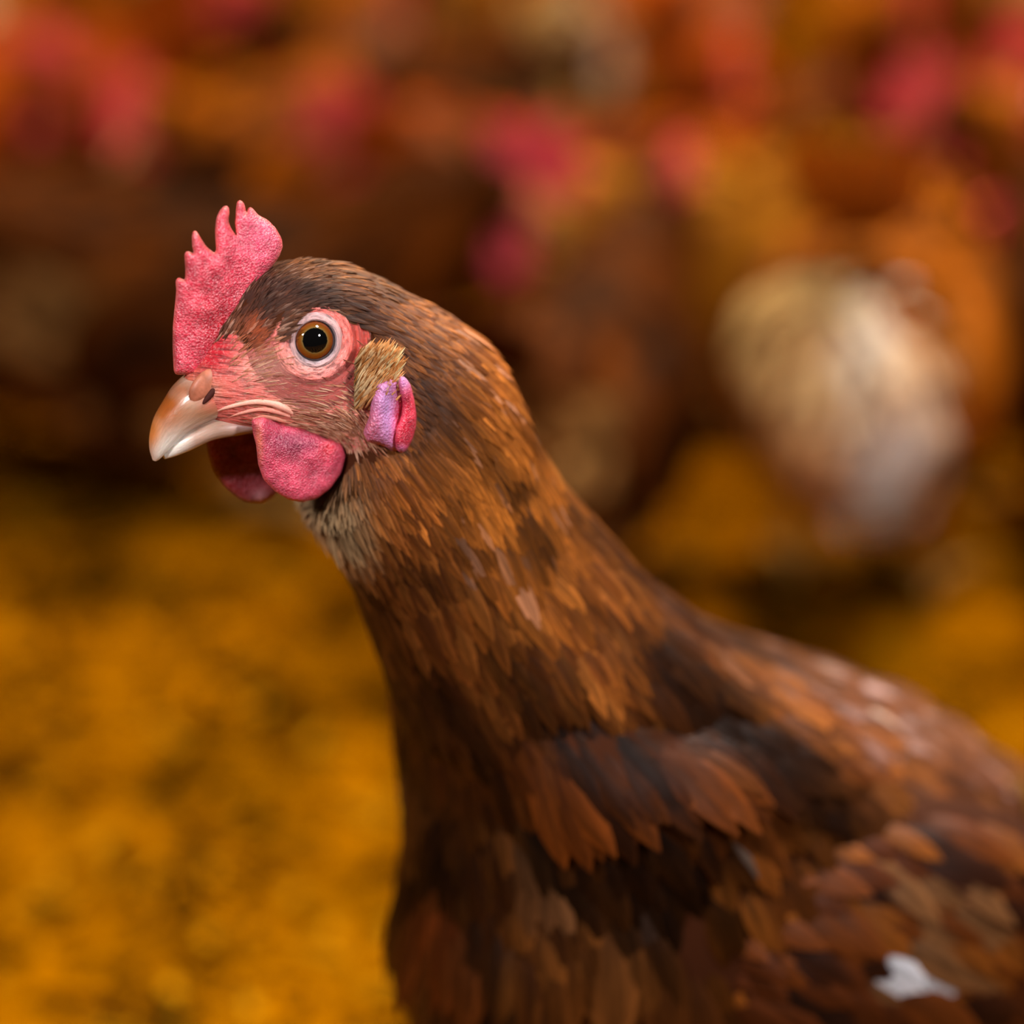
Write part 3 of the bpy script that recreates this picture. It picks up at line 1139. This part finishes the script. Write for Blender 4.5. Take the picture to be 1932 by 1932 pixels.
def eye(side):
    c_e = .0122
    ctr = HP(588, 639, c_e)
    tocam = CP - ctr
    tocam /= np.linalg.norm(tocam)
    axd = tocam * .80 + nrm(TH) * .28 + RT * .05
    axd /= np.linalg.norm(axd)
    lidax = nrm(TH) * .6 + tocam * .4
    lidax /= np.linalg.norm(lidax)
    def mir(v, pt=True):
        n = nrm(TH)
        if side > 0: return v
        if pt: return v - 2 * n * ((v - A_HEAD) @ n)
        return v - 2 * n * (v @ n)
    ctr, axd, lidax = mir(ctr), mir(axd, False), mir(lidax, False)
    x = np.cross(axd, [0, 0, 1.0]); x /= np.linalg.norm(x)
    y = np.cross(x, axd)
    o = ellipsoid('eyeball', ctr, [x, y, axd], [.0078] * 3, M_eye, hen, 48, 64)
    th_ = np.repeat(math.pi * np.arange(65) / 64, 48)
    a = o.data.attributes.new('iris', 'FLOAT', 'POINT')
    a.data.foreach_set('value', np.sin(np.minimum(th_, math.pi / 2)).astype(np.float32))
    o.data.transform(Matrix.Translation(-hen.location))
    o['label'] = 'round eye with amber iris and black pupil'
    # eyelid ring: lathe round the eye
    x = np.cross(lidax, [0, 0, 1.0]); x /= np.linalg.norm(x)
    y = np.cross(x, lidax)
    prof = [(.0056, .0048), (.0059, .0056), (.0063, .0059), (.0069, .0058), (.0074, .0052), (.0080, .0044), (.0086, .0030), (.0092, .0008), (.0094, -.002)]
    ns = 72
    G = np.zeros((len(prof), ns, 3))
    for i, (r, h) in enumerate(prof):
        for j in range(ns):
            p = 2 * math.pi * j / ns
            sx = 1.02 + .03 * math.sin(p)
            low = -math.sin(p)
            rr_ = r * sx + (max(0, low) * .0007 if r > .006 else 0)
            G[i, j] = ctr + x * rr_ * math.cos(p) + y * rr_ * math.sin(p) + lidax * (h + .00012 * math.sin(9 * r * 1000))
    col = np.zeros((len(prof), ns, 3)) + lin(192, 156, 156)
    col[0] = lin(90, 66, 70)
    col[1] = lin(170, 150, 156)
    col[-3:] = lin(206, 110, 104)
    ang = np.linspace(0, 2 * math.pi, ns)
    fl_ = np.zeros((len(prof), ns, 2))
    fl_[..., 0] = np.arange(len(prof))[:, None] * .7
    fl_[..., 1] = (np.cos(ang) * 2)[None]
    V = G.reshape(-1, 3)
    o = mesh_obj('eyelid', V - np.array(hen.location), grid_faces(len(prof), ns), M_lid, hen, True, col.reshape(-1, 3), fl_.reshape(-1, 2))
    o['label'] = 'whitish wrinkled ring of skin round the eye'


eye(1)
eye(-1)

# ------------------------------------------------------------------ wings of the foreground hen
def wing(side):
    nb = nrm(TB) * side
    along = np.array([math.cos(TB), math.sin(TB), 0]) * .96 + np.array([0, 0, -.30]) + nb * .20
    along /= np.linalg.norm(along)
    nb = nb + np.array([0, 0, .10])
    nb -= along * (nb @ along)
    nb /= np.linalg.norm(nb)
    upv = np.cross(nb, along)
    if upv[2] < 0: upv = -upv
    A_, B_, N_ = .100, .056, .030
    cn = BP(WINGC[0], WINGC[1], .066)
    ctr = cn if side > 0 else cn - 2 * nrm(TB) * .066
    w = ellipsoid('wing', ctr, [along, upv, nb], [A_, B_, N_], M_under, hen, 40, 24)
    w.data.transform(Matrix.Translation(-hen.location))
    w['label'] = 'folded brown wing on the near side' if side > 0 else 'folded brown wing on the far side'
    pal = [lin(76, 36, 12), lin(104, 52, 16), lin(52, 24, 10), lin(130, 72, 22), lin(38, 18, 9), lin(120, 80, 46), lin(84, 40, 14)]
    protos = {}
    def proto(kind, ci):
        key = (kind, ci)
        if key not in protos:
            L, Wd = {0: (.028, .010), 1: (.038, .013), 2: (.056, .015)}[kind]
            z = np.zeros((1, 3))
            C = pal[ci][None] if ci < 7 else lin(225, 228, 236)[None]
            V, F, Cc, U = feather_mesh(z, np.array([[1., 0, 0]]), np.array([[0, 0, 1.]]), np.array([L]), np.array([Wd]), C * .7, C * 1.2,
                                       np.array([.10]), np.array([.20]))
            o = mesh_obj('wing_feather', V, F, M_feather, None, True, Cc, U)
            me = o.data
            bpy.data.objects.remove(o)
            protos[key] = me
        return protos[key]
    rows = 16
    cnt = 0
    for i in range(rows):
        a = -.94 + 1.75 * i / (rows - 1)
        half = math.sqrt(max(0.02, 1 - a * a))
        nk = max(3, int(19 * half))
        for k in range(nk):
            b = -half * .93 + 1.86 * half * (k + .5 * (i % 2)) / nk
            if abs(b) > half * .96: continue
            aa = a + random.uniform(-.03, .03)
            hz = math.sqrt(max(0.0, 1 - aa * aa - b * b))
            P = ctr + along * aa * A_ + upv * b * B_ + nb * hz * N_
            N = along * aa / A_ + upv * b / B_ + nb * hz / N_
            N /= np.linalg.norm(N)
            T = along + upv * (-.35 - .25 * b * (1 if a < 0 else .4)) + np.array([random.gauss(0, .14) for _ in range(3)])
            T -= N * (T @ N)
            T /= np.linalg.norm(T)
            B = np.cross(N, T)
            kind = 0 if a < -.35 else (1 if a < .25 else 2)
            qx, qy = project(P)
            ci = random.choice([0, 0, 1, 2, 2, 4, 3, 6, 5]) if (a > -.5 or b < 0.2) else random.choice([1, 6, 1, 3])
            if side > 0 and abs(qx - 1650) < 60 and abs(qy - 1820) < 36: ci = 7
            elif side > 0 and abs(qx - 1690) < 90 and abs(qy - 1740) < 130: ci = random.choice([5, 3, 6, 1, 5])
            elif ci == 5: ci = 6
            o = bpy.data.objects.new('wing_feather', proto(kind, ci))
            COL.objects.link(o)
            o.parent = w
            M = Matrix(((T[0], B[0], N[0], P[0] - hen.location[0]), (T[1], B[1], N[1], P[1] - hen.location[1]), (T[2], B[2], N[2], P[2] - hen.location[2]), (0, 0, 0, 1)))
            s = random.uniform(.75, 1.2)
            o.matrix_local = M @ Matrix.Rotation(math.radians(-random.uniform(2, 8)), 4, 'Y') @ Matrix.Scale(s, 4)
            if ci == 7: o['label'] = 'white wing feather'
            cnt += 1
    return cnt


wing(1)
wing(-1)

# ------------------------------------------------------------------ legs and tail shared by all hens
M_leg = mat_plain('scaly yellow shank', lin(206, 160, 74), 0.5, 0.4, bump=(500, .5, .0006), var=(200.0, lin(180, 128, 60)))


def leg_mesh(top, foot, heading, name='leg', parent=None, org=(0, 0, 0)):
    """thigh to hock to toes as one continuous piece; heading is the forward direction"""
    Vs, Fs, o_ = [], [], 0
    f = np.array([math.cos(heading), math.sin(heading), 0])
    l = np.array([-f[1], f[0], 0])
    top, foot = np.array(top, float), np.array(foot, float)
    hock = (top + foot) / 2 - f * .018
    def add(pts, rad, n=14, seg=8):
        nonlocal o_
        D = catmull(np.hstack([np.array(pts), np.array(rad)[:, None]]), n)
        P, r = D[:, :3], D[:, 3]
        T = np.gradient(P, axis=0); T /= np.linalg.norm(T, axis=1, keepdims=True)
        B = np.cross(T, l + .01); B /= np.linalg.norm(B, axis=1, keepdims=True)
        N = np.cross(B, T)
        ph = np.linspace(0, 2 * math.pi, seg, endpoint=False)
        G = P[:, None] + r[:, None, None] * (B[:, None] * np.cos(ph)[None, :, None] + N[:, None] * np.sin(ph)[None, :, None])
        Vs.append(G.reshape(-1, 3)); Fs.append(grid_faces(n, seg) + o_)
        o_ += n * seg
    ft = foot + np.array([0, 0, .008])
    add([top, (top + hock) / 2, hock, (hock + ft) / 2, ft], [.020, .011, .0075, .0058, .0065])
    for a in (-.55, 0, .55):
        d = f * math.cos(a) + l * math.sin(a)
        add([ft, ft + d * .022, ft + d * .045 - np.array([0, 0, .003]), ft + d * .060 - np.array([0, 0, .006])], [.0058, .0045, .0038, .0008], 8, 6)
    add([ft, ft - f * .012, ft - f * .026 - np.array([0, 0, .006])], [.005, .0038, .0008], 6, 6)
    V = np.vstack(Vs) - np.array(org)
    return mesh_obj(name, V, np.vstack(Fs), M_leg, parent, True)


hd = math.atan2(-math.sin(TB), -math.cos(TB))
for sd in (1, -1):
    foot = np.array(hen.location) + nrm(TB) * sd * .045
    foot[2] = 0.0
    leg_mesh(foot + np.array([0, 0, .19]), foot, hd, 'leg', hen, hen.location)


def tail_fan(name, base, back, up, n, L, Wd, C, parent, org, spread=.5):
    P, T, N = [], [], []
    side = np.cross(back, up)
    for k in range(n):
        a = (k / (n - 1) - .5) * 2 * spread
        t = back + side * math.sin(a) * .8 + up * (.35 + .35 * math.cos(a * 1.5))
        t /= np.linalg.norm(t)
        nn_ = up - t * (t @ up) + side * a * .6
        nn_ -= t * (nn_ @ t)
        nn_ /= np.linalg.norm(nn_)
        P.append(base + side * a * .02); T.append(t); N.append(nn_)
    k = len(P)
    V, F, Cc, U = feather_mesh(np.array(P), np.array(T), np.array(N), L * np.ones(k), Wd * np.ones(k), np.tile(C * .7, (k, 1)), np.tile(C * 1.1, (k, 1)), .05 * np.ones(k), .12 * np.ones(k))
    return mesh_obj(name, V - np.array(org), F, M_feather, parent, True, Cc, U)


bk = np.array([math.cos(TB), math.sin(TB), 0.0])
tail_fan('tail', BP(2700, 1420), bk, np.array([0, 0, 1.0]), 12, .13, .03, lin(110, 60, 26), hen, hen.location)

# ------------------------------------------------------------------ the flock behind
M_fl = mat_feather('flock feathers', 0.7, 0.05, 60.0)
M_bcomb = mat_plain('flock comb flesh', lin(224, 36, 60), 0.4, 0.5, 0.0, var=(60.0, lin(236, 100, 110)))
M_bbeak = mat_plain('flock beak horn', lin(222, 176, 118), 0.4, 0.4, var=(120.0, lin(200, 140, 84)))
M_beye = mat_plain('flock eye', lin(30, 14, 8), 0.1, 0.6)


def smooth_noise(x, s, seed):
    return np.array([noise.noise((a[0] * s, a[1] * s, a[2] * s + seed)) for a in x])


def flock_hen(head, alpha, hy, scheme, seed):
    """local frame: x forward, z up, ground at 0. head: (x, z) of the head centre; alpha: pitch of the beak"""
    rng = np.random.default_rng(seed)
    root = bpy.data.objects.new('hen', None)
    COL.objects.link(root)
    DZ = .030 if scheme == 'pale' else .068                     # most of them crouch low
    hx, hz = head
    ca, sa = math.cos(alpha), math.sin(alpha)
    fwd = np.array([ca, 0, sa]); upv = np.array([-sa, 0, ca]); lat = np.array([0, 1.0, 0])
    H = np.array([hx, hy, hz])
    s0 = np.array([.105, 0, .235 - DZ])
    nk = [s0 + (H - s0) * t + np.array([.018, 0, .02]) * math.sin(math.pi * t) for t in (.3, .55, .8)]
    spine = [(-.172, 0, .285 - DZ, .016, .014), (-.135, 0, .235 - DZ, .060, .048), (-.075, 0, .198 - DZ, .084, .070), (0, 0, .188 - DZ, .088, .080), (.06, 0, .204 - DZ, .080, .070),
             (.10, 0, .232 - DZ, .062, .054), (*nk[0], .044, .038), (*nk[1], .032, .029), (*nk[2], .025, .023), (*(H - fwd * .012), .0225, .0195), (*H, .0220, .0180),
             (*(H + fwd * .018), .016, .0135), (*(H + fwd * .030), .009, .008)]
    D = catmull(np.array(spine), 64)
    P, hh, hw = D[:, :3], D[:, 3], D[:, 4]
    T = np.gradient(P, axis=0); T /= np.linalg.norm(T, axis=1, keepdims=True)
    L_ = np.tile(lat, (64, 1)) - T * (T @ lat)[:, None]
    L_ /= np.linalg.norm(L_, axis=1, keepdims=True)
    Uv = np.cross(T, L_)
    Uv *= np.sign(Uv @ np.array([0, 0, 1.0]) + .3)[:, None]
    ph = np.linspace(0, 2 * math.pi, 32, endpoint=False)
    G = P[:, None] + Uv[:, None] * (hh[:, None] * np.cos(ph)[None])[..., None] + L_[:, None] * (hw[:, None] * np.sin(ph)[None])[..., None]
    V = G.reshape(-1, 3)
    def colour(V, s):
        nz = smooth_noise(V, 14, seed) * .5 + .5
        nz2 = smooth_noise(V, 40, seed + 3) * .5 + .5
        base = {'ginger': (lin(70, 30, 1), lin(206, 112, 8)), 'dark': (lin(24, 9, 1), lin(104, 50, 4)), 'rust': (lin(78, 28, 1), lin(196, 86, 4)),  # dark scheme deepened, shade among the flock put into its brown
                'gold': (lin(112, 60, 4), lin(214, 142, 30)), 'pale': (lin(70, 30, 1), lin(200, 110, 16))}[scheme]
        c = lerpc(np.tile(base[0], (len(V), 1)), base[1], np.clip((nz - .5) * 1.6 + (nz2 - .5) * 1.2 + .5, 0, 1))
        low = np.clip((.245 - DZ - V[:, 2]) / .03, 0, 1) * np.clip((.03 - V[:, 0]) / .05, 0, 1)
        if scheme == 'pale':
            c = lerpc(c, lin(236, 170, 96), np.clip(low * .7, 0, 1) * np.clip((-V[:, 0] - .06) / .04, 0, 1))
        else:
            c = lerpc(c, lin(226, 176, 104), low * np.clip((nz2 - .35) * 2.5, 0, 1) * .8)
        face = (s > 55)
        c[face] = lin(232, 128, 100)
        return c
    s = np.repeat(np.arange(64), 32)
    body = loft_obj('body', G, M_fl, root, colour(V, s), V[:, :2] * 4)
    # feathers pointing to the tail
    t, n = grid_frames(G)
    k = 620
    ar = cumarea(G)[:55]
    w = ar.ravel() / ar.sum()
    q = rng.choice(len(w), k, p=w)
    i, j = q // 32, q % 32
    Pp = G[i, j]
    T_ = -t[i, j] + rng.normal(0, .15, (k, 3)) + np.array([0, 0, -.25])
    N_ = n[i, j]
    if scheme == 'pale':            # the rump fluff stands free of the brown feathers
        keep = (np.hypot(np.hypot((Pp[:, 0] + .142) / .085, Pp[:, 1] / .075), (Pp[:, 2] - .196 + DZ) / .10) > 1) & ((Pp[:, 0] > -.12) | (Pp[:, 2] > .27 - DZ))
        Pp, T_, N_, i = Pp[keep], T_[keep], N_[keep], i[keep]
        k = len(Pp)
    T_ -= N_ * (T_ * N_).sum(1, keepdims=True); T_ /= np.linalg.norm(T_, axis=1, keepdims=True)
    cc = colour(Pp, i) * (.6 + .9 * rng.random((k, 1)))
    sz = np.where(i > 34, .55, 1.0)
    Vf, Ff, Cf, Uf = feather_mesh(Pp, T_, N_, .042 * sz, .020 * sz, cc * .8, cc * 1.25, .16 * np.ones(k), .12 * np.ones(k))
    o = mesh_obj('plumage', Vf, Ff, M_fl, root, True, Cf, Uf)
    o['kind'] = 'stuff'
    # wings
    for sd in (1, -1):
        c0 = np.array([-.025, sd * .066, .205 - DZ])
        al = np.array([-1.0, 0, -.10]); al /= np.linalg.norm(al)
        nb = np.array([0, sd * 1.0, .15]); nb /= np.linalg.norm(nb)
        w_ = ellipsoid('wing', c0, [al, np.cross(nb, al), nb], [.095, .050, .020], M_fl, root, 24, 14)
        Vw = np.array([v.co[:] for v in w_.data.vertices])
        cw = colour(Vw + np.array([.2, 0, .1]), np.zeros(len(Vw))) * .8
        a = w_.data.color_attributes.new('Col', 'FLOAT_COLOR', 'POINT')
        a.data.foreach_set('color', np.hstack([cw, np.ones((len(cw), 1))]).astype(np.float32).ravel())
    if scheme == 'pale':
        tail_fan('tail', np.array([-.118, 0, .292 - DZ]), np.array([-.35, 0, 1.0]) / 1.06, np.array([-1.0, 0, -.35]) / 1.06, 6, .11, .034, lin(220, 124, 24), root, (0, 0, 0), .35)
        e_ax = [np.array([.97, 0, .25]), None, np.array([-.22, .46, .86])]
        e_ax[1] = np.cross(e_ax[2], e_ax[0])
        e_ax[0] = np.cross(e_ax[1], e_ax[2])
        fl_ = ellipsoid('rump_fluff', np.array([-.160, -.004, .210 - DZ]), e_ax, [.046, .043, .078], M_fl, root, 32, 24)
        Vw = np.array([v.co[:] for v in fl_.data.vertices])
        ctr_ = Vw.mean(0)
        Vw = ctr_ + (Vw - ctr_) * (1 + .16 * smooth_noise(Vw, 30, 3.3) + .08 * smooth_noise(Vw, 70, 1.3))[:, None]
        fl_.data.vertices.foreach_set('co', Vw.astype(np.float32).ravel())
        ez = (Vw - ctr_) @ e_ax[2] / .08
        def fcol(P):
            u = (P - ctr_) @ np.array(e_ax[2]) / .08
            v = -(P[:, 1] - ctr_[1]) / .045
            c = np.tile(lin(226, 172, 118), (len(P), 1))
            c = lerpc(c, lin(244, 196, 122), np.clip(u * 1.2, 0, 1))
            c = lerpc(c, lin(250, 248, 246), np.exp(-((u + .45) / .42) ** 2 - ((v - .55) / .5) ** 2) * 1.2)
            c = lerpc(c, lin(250, 236, 220), np.exp(-((u - .55) / .3) ** 2 - ((v - .3) / .4) ** 2))  # upper highlight of the fluff, painted over its own cream
            return c
        cw = fcol(Vw)
        a = fl_.data.color_attributes.new('Col', 'FLOAT_COLOR', 'POINT')
        a.data.foreach_set('color', np.hstack([cw, np.ones((len(cw), 1))]).astype(np.float32).ravel())
        q = rng.choice(len(Vw), 320)
        Pq = Vw[q]
        Nq = Pq - ctr_; Nq /= np.linalg.norm(Nq, axis=1, keepdims=True)
        Tq = np.array([-.35, 0, -.9]) + rng.normal(0, .25, (320, 3))
        Tq -= Nq * (Tq * Nq).sum(1, keepdims=True); Tq /= np.linalg.norm(Tq, axis=1, keepdims=True)
        Cq = fcol(Pq) * (.8 + .4 * rng.random((320, 1)))
        Vq, Fq, Cq, Uq = feather_mesh(Pq, Tq, Nq, np.full(320, .026), np.full(320, .012), Cq, np.clip(Cq * 1.1, 0, .95), np.full(320, .25), np.full(320, .1))
        fo_ = mesh_obj('fluff_feathers', Vq, Fq, M_fl, root, True, Cq, Uq)
        fo_['kind'] = 'stuff'
        fl_['label'] = 'cream white fluff under the tail'
    else:
        tail_fan('tail', np.array([-.155, 0, .275 - DZ]), np.array([-1., 0, 0]), np.array([0, 0, 1.0]), 9, .11, .03, lin(120, 60, 20), root, (0, 0, 0))
    # head parts
    def hp(x, z, c=0.0):
        return H + fwd * x + upv * z + lat * c
    comb = [(x * 1.35 + .004, z * 1.3 - .002) for x, z in [(.034, .012), (.036, .030), (.030, .026), (.026, .044), (.018, .034), (.010, .054), (.003, .038), (-.006, .052), (-.011, .036), (-.024, .040), (-.022, .024), (-.010, .014)]]
    def pl(name, outline, c0, th_, mat):
        nn = len(outline)
        Vv = [hp(x, z, c0 + th_) for x, z in outline] + [hp(x, z, c0 - th_) for x, z in outline]
        Fv = [tuple(range(nn)), tuple(reversed(range(nn, 2 * nn)))] + [(a, a + nn, (a + 1) % nn + nn, (a + 1) % nn) for a in range(nn)]
        ob = mesh_obj(name, Vv, Fv, mat, root, False)
        return ob
    pl('comb', comb, 0, .005, M_bcomb)
    wat = [(.024, -.010), (.032, -.024), (.030, -.044), (.016, -.054), (.004, -.046), (.000, -.026), (.008, -.010)]
    pl('wattle', wat, .009, .002, M_bcomb)
    pl('wattle', wat, -.009, .002, M_bcomb)
    rb = [(hp(.018, .010), hp(.020, -.010), lat, .009), (hp(.034, .005), hp(.033, -.008), lat, .006), (hp(.046, -.002), hp(.044, -.008), lat, .003), (hp(.052, -.010), hp(.051, -.011), lat, .0006)]
    loft_obj('beak', loft(rb, 12, 14), M_bbeak, root)
    for sd in (1, -1):
        ellipsoid('eye', hp(.006, .004, sd * .0165), [fwd, upv, lat], [.005, .005, .003], M_beye, root, 12, 8)
        leg_mesh((-.005, sd * .045, .15 - DZ), (.01, sd * .045, 0), 0, 'leg', root)
    return root


def copy_tree(o, parent=None):
    c = o.copy()
    COL.objects.link(c)
    if parent: c.parent = parent
    for ch in [x for x in bpy.data.objects if x.parent == o]:
        copy_tree(ch, c)
    return c


PROTO = {
    'up_rust': flock_hen((.160, .300), -.35, .0, 'rust', 11),
    'mid_ginger': flock_hen((.185, .210), -.45, .02, 'ginger', 12),
    'mid_dark': flock_hen((.185, .215), -.35, -.02, 'dark', 13),
    'low_gold': flock_hen((.200, .120), -.8, .0, 'gold', 14),
    'low_pale': flock_hen((.195, .110), -.9, .0, 'pale', 15),
    'mid_rust': flock_hen((.185, .200), -.30, .03, 'rust', 16),
}
used = set()
GRP = 'flock of brown hens out of focus behind'
# x, y on the floor ; heading in degrees (0 right, 90 away, -90 to camera)
FLOCK = [
    (.235, 1.51, 76, 'low_pale', 'brown hen with big cream white rump fluff, right of the foreground hen\'s neck'),
    (-.40, 1.86, 178, 'mid_dark', 'dark brown hen in shadow cut by the left edge beside the open litter'),
    (-.25, 2.25, -118, 'mid_ginger', 'blurred ginger hen facing the camera, its red comb above and left of the foreground comb'),
    (.045, 2.08, 178, 'mid_rust', 'blurred rusty hen facing left whose pink comb shows above the foreground hen\'s head'),
    (-.20, 1.70, 8, 'mid_dark', 'dark brown hen crouching just behind the foreground hen\'s neck'),
    (.040, 1.515, 72, 'mid_dark', 'added dark hen facing away, darkening the gap between the foreground neck and the cream rump'),  # hen added to darken litter where a shadow would fall
    (.16, 1.88, 14, 'low_gold', 'golden brown hen pecking between the foreground neck and the cream rumped hen'),
    (.405, 1.64, 97, 'mid_dark', 'dark brown hen with yellow legs cut by the right edge'),
    (.21, 2.47, -98, 'mid_rust', 'rusty hen facing the camera with deep red wattles, upper right of centre'),
    (.56, 2.07, 174, 'mid_ginger', 'ginger hen facing left behind the cream rumped hen'),
    (-.62, 2.24, 25, 'mid_rust', 'rusty hen near the left edge behind the shadowed dark hen'),
    (-.10, 2.46, 160, 'mid_dark', 'dark hen facing left in the second row above the foreground head'),
    (-.50, 2.66, 12, 'up_rust', 'ginger hen facing right near the top left'),
    (.42, 2.82, -92, 'mid_ginger', 'ginger hen facing the camera with pink comb near the top right'),
    (-.18, 2.88, -80, 'mid_ginger', 'ginger hen facing the camera at the top, left of centre'),
    (.05, 2.82, 95, 'low_pale', 'hen seen from behind with cream rump at the top centre'),
    (.66, 2.52, -150, 'mid_rust', 'rusty hen by the right edge, second row'),
    (-.66, 2.95, 100, 'low_pale', 'cream rumped hen seen from behind at the top left edge'),
    (-.40, 3.26, 80, 'low_pale', 'distant hen with cream rump at the top edge, left part'),
    (.22, 3.30, 20, 'up_rust', 'distant rusty hen at the top edge, right of centre'),
    (.62, 3.20, 110, 'low_pale', 'distant cream rumped hen in the top right corner'),
    (-.12, 3.32, 100, 'low_gold', 'distant golden hen at the top edge, centre'),
    (-.55, 3.70, 200, 'low_gold', 'farthest golden hen at the top left'),
    (-.10, 3.86, 90, 'low_pale', 'farthest cream rumped hen at the top centre'),
    (.32, 3.72, 10, 'mid_dark', 'farthest dark hen at the top, right of centre'),
    (.78, 3.72, 170, 'low_gold', 'farthest golden hen at the top right'),
]
# let neighbours give way to each other: every hen is a capsule of two circles
POS = {}
_p = np.array([(px, py) for px, py, *_ in FLOCK])
_p0 = _p.copy()
_h = np.radians([f[2] for f in FLOCK])
_d = np.stack([np.cos(_h), np.sin(_h)], -1)
_main = np.array([hen.location[:2]] * 1)
CIRC = [(-.15, .035), (-.09, .075), (-.02, .088), (.06, .080), (.13, .050), (.21, .035)]
for it in range(500):
    for a in range(len(_p)):
        for b in range(a + 1, len(_p)):
            if np.linalg.norm(_p[a] - _p[b]) > .5: continue
            best = None
            for u, ru in CIRC:
                for v, rv in CIRC:
                    w = (_p[a] + _d[a] * u) - (_p[b] + _d[b] * v)
                    L = np.linalg.norm(w) - ru - rv
                    if best is None or L < best[0]: best = (L, w)
            if best[0] < .012:
                mv = best[1] / (np.linalg.norm(best[1]) + 1e-6) * (.014 - best[0]) * .5
                if a == 0:
                    _p[b] -= mv * 2
                else:
                    _p[a] += mv; _p[b] -= mv
for f, q, q0 in zip(FLOCK, _p, _p0):
    if np.hypot(*(q - q0)) > .02: print('moved', q0, q.round(2), f[3])
    POS[f[4]] = (float(q[0]), float(q[1]))
for px, py, hdg, pk, lab in FLOCK:
    if pk in used:
        o = copy_tree(PROTO[pk])
    else:
        o = PROTO[pk]
        used.add(pk)
    o.location = (*POS[lab], -0.004)
    o.rotation_euler = (0, 0, math.radians(hdg))
    sc = random.uniform(.95, 1.05)
    o.scale = (sc, sc, sc)
    tag(o, lab, 'hen', GRP)
for k, o in PROTO.items():
    if k not in used:
        for ch in list(o.children): bpy.data.objects.remove(ch)
        bpy.data.objects.remove(o)


FEET = []
for sd in (1, -1):
    f_ = np.array(hen.location) + nrm(TB) * sd * .045
    FEET.append((f_[0], f_[1]))
for f, q, d_ in zip(FLOCK, _p, _d):
    for sd in (1, -1):
        FEET.append((q[0] + d_[0] * .01 - d_[1] * sd * .045, q[1] + d_[1] * .01 + d_[0] * sd * .045))


def litter():
    # wood flakes and chaff lying in the litter
    xs, ys, Z = FLOORGRID
    nx, ny = len(xs), len(ys)
    k = 34000
    y = 0.55 + 3.8 * RNG.random(k) ** 1.5
    x = (RNG.random(k) * 2 - 1) * (0.22 * y + 0.38)
    ok = np.ones(k, bool)
    for fx, fy in FEET:
        ok &= np.hypot(x - fx, y - fy) > .078
    x, y = x[ok], y[ok]
    k = len(x)
    z = np.zeros(k)
    ii = np.clip(np.searchsorted(xs, x), 0, nx - 1)
    jj = np.clip(np.searchsorted(ys, y), 0, ny - 1)
    z = Z[ii, jj]
    L = 0.004 + 0.011 * RNG.random(k) ** 2
    w = 0.0012 + 0.003 * RNG.random(k)
    th = RNG.random(k) * 2 * math.pi
    tl = (RNG.random(k) - 0.5) * 0.7
    d = np.stack([np.cos(th), np.sin(th), tl], -1)
    e = np.stack([-np.sin(th), np.cos(th), (RNG.random(k) - 0.5) * 0.8], -1)
    P = np.stack([x, y, z + 0.002], -1)
    dd, ee = d * L[:, None], e * w[:, None]
    up = np.array([0, 0, 0.0008])
    V = np.stack([P - dd - ee, P + dd - ee * 0.6, P + dd + ee * 0.8, P - dd + ee, P + up], 1).reshape(-1, 3)
    base = np.arange(k)[:, None] * 5
    F = (base[:, :, None] + np.array([[0, 1, 4], [1, 2, 4], [2, 3, 4], [3, 0, 4]])[None]).reshape(-1, 3)
    r = RNG.random((k, 1))
    cc = np.where(r < 0.25, lin(64, 34, 4), np.where(r < 0.93, lin(176, 112, 2), lin(206, 146, 20)))
    cc = np.repeat(cc * (0.7 + 0.5 * RNG.random((k, 1))), 5, 0)
    ml = NT('straw flakes')
    ml.l(ml.attr('Col').outputs['Color'], ml.b.inputs['Base Color'])
    ml.b.inputs['Roughness'].default_value = 0.9
    ml.b.inputs['Specular IOR Level'].default_value = 0.0
    o = mesh_obj('litter_flakes', V, F, ml.m, None, False, cc)
    tag(o, 'golden wood and straw flakes strewn over the barn floor', 'litter', None, 'stuff')


litter()
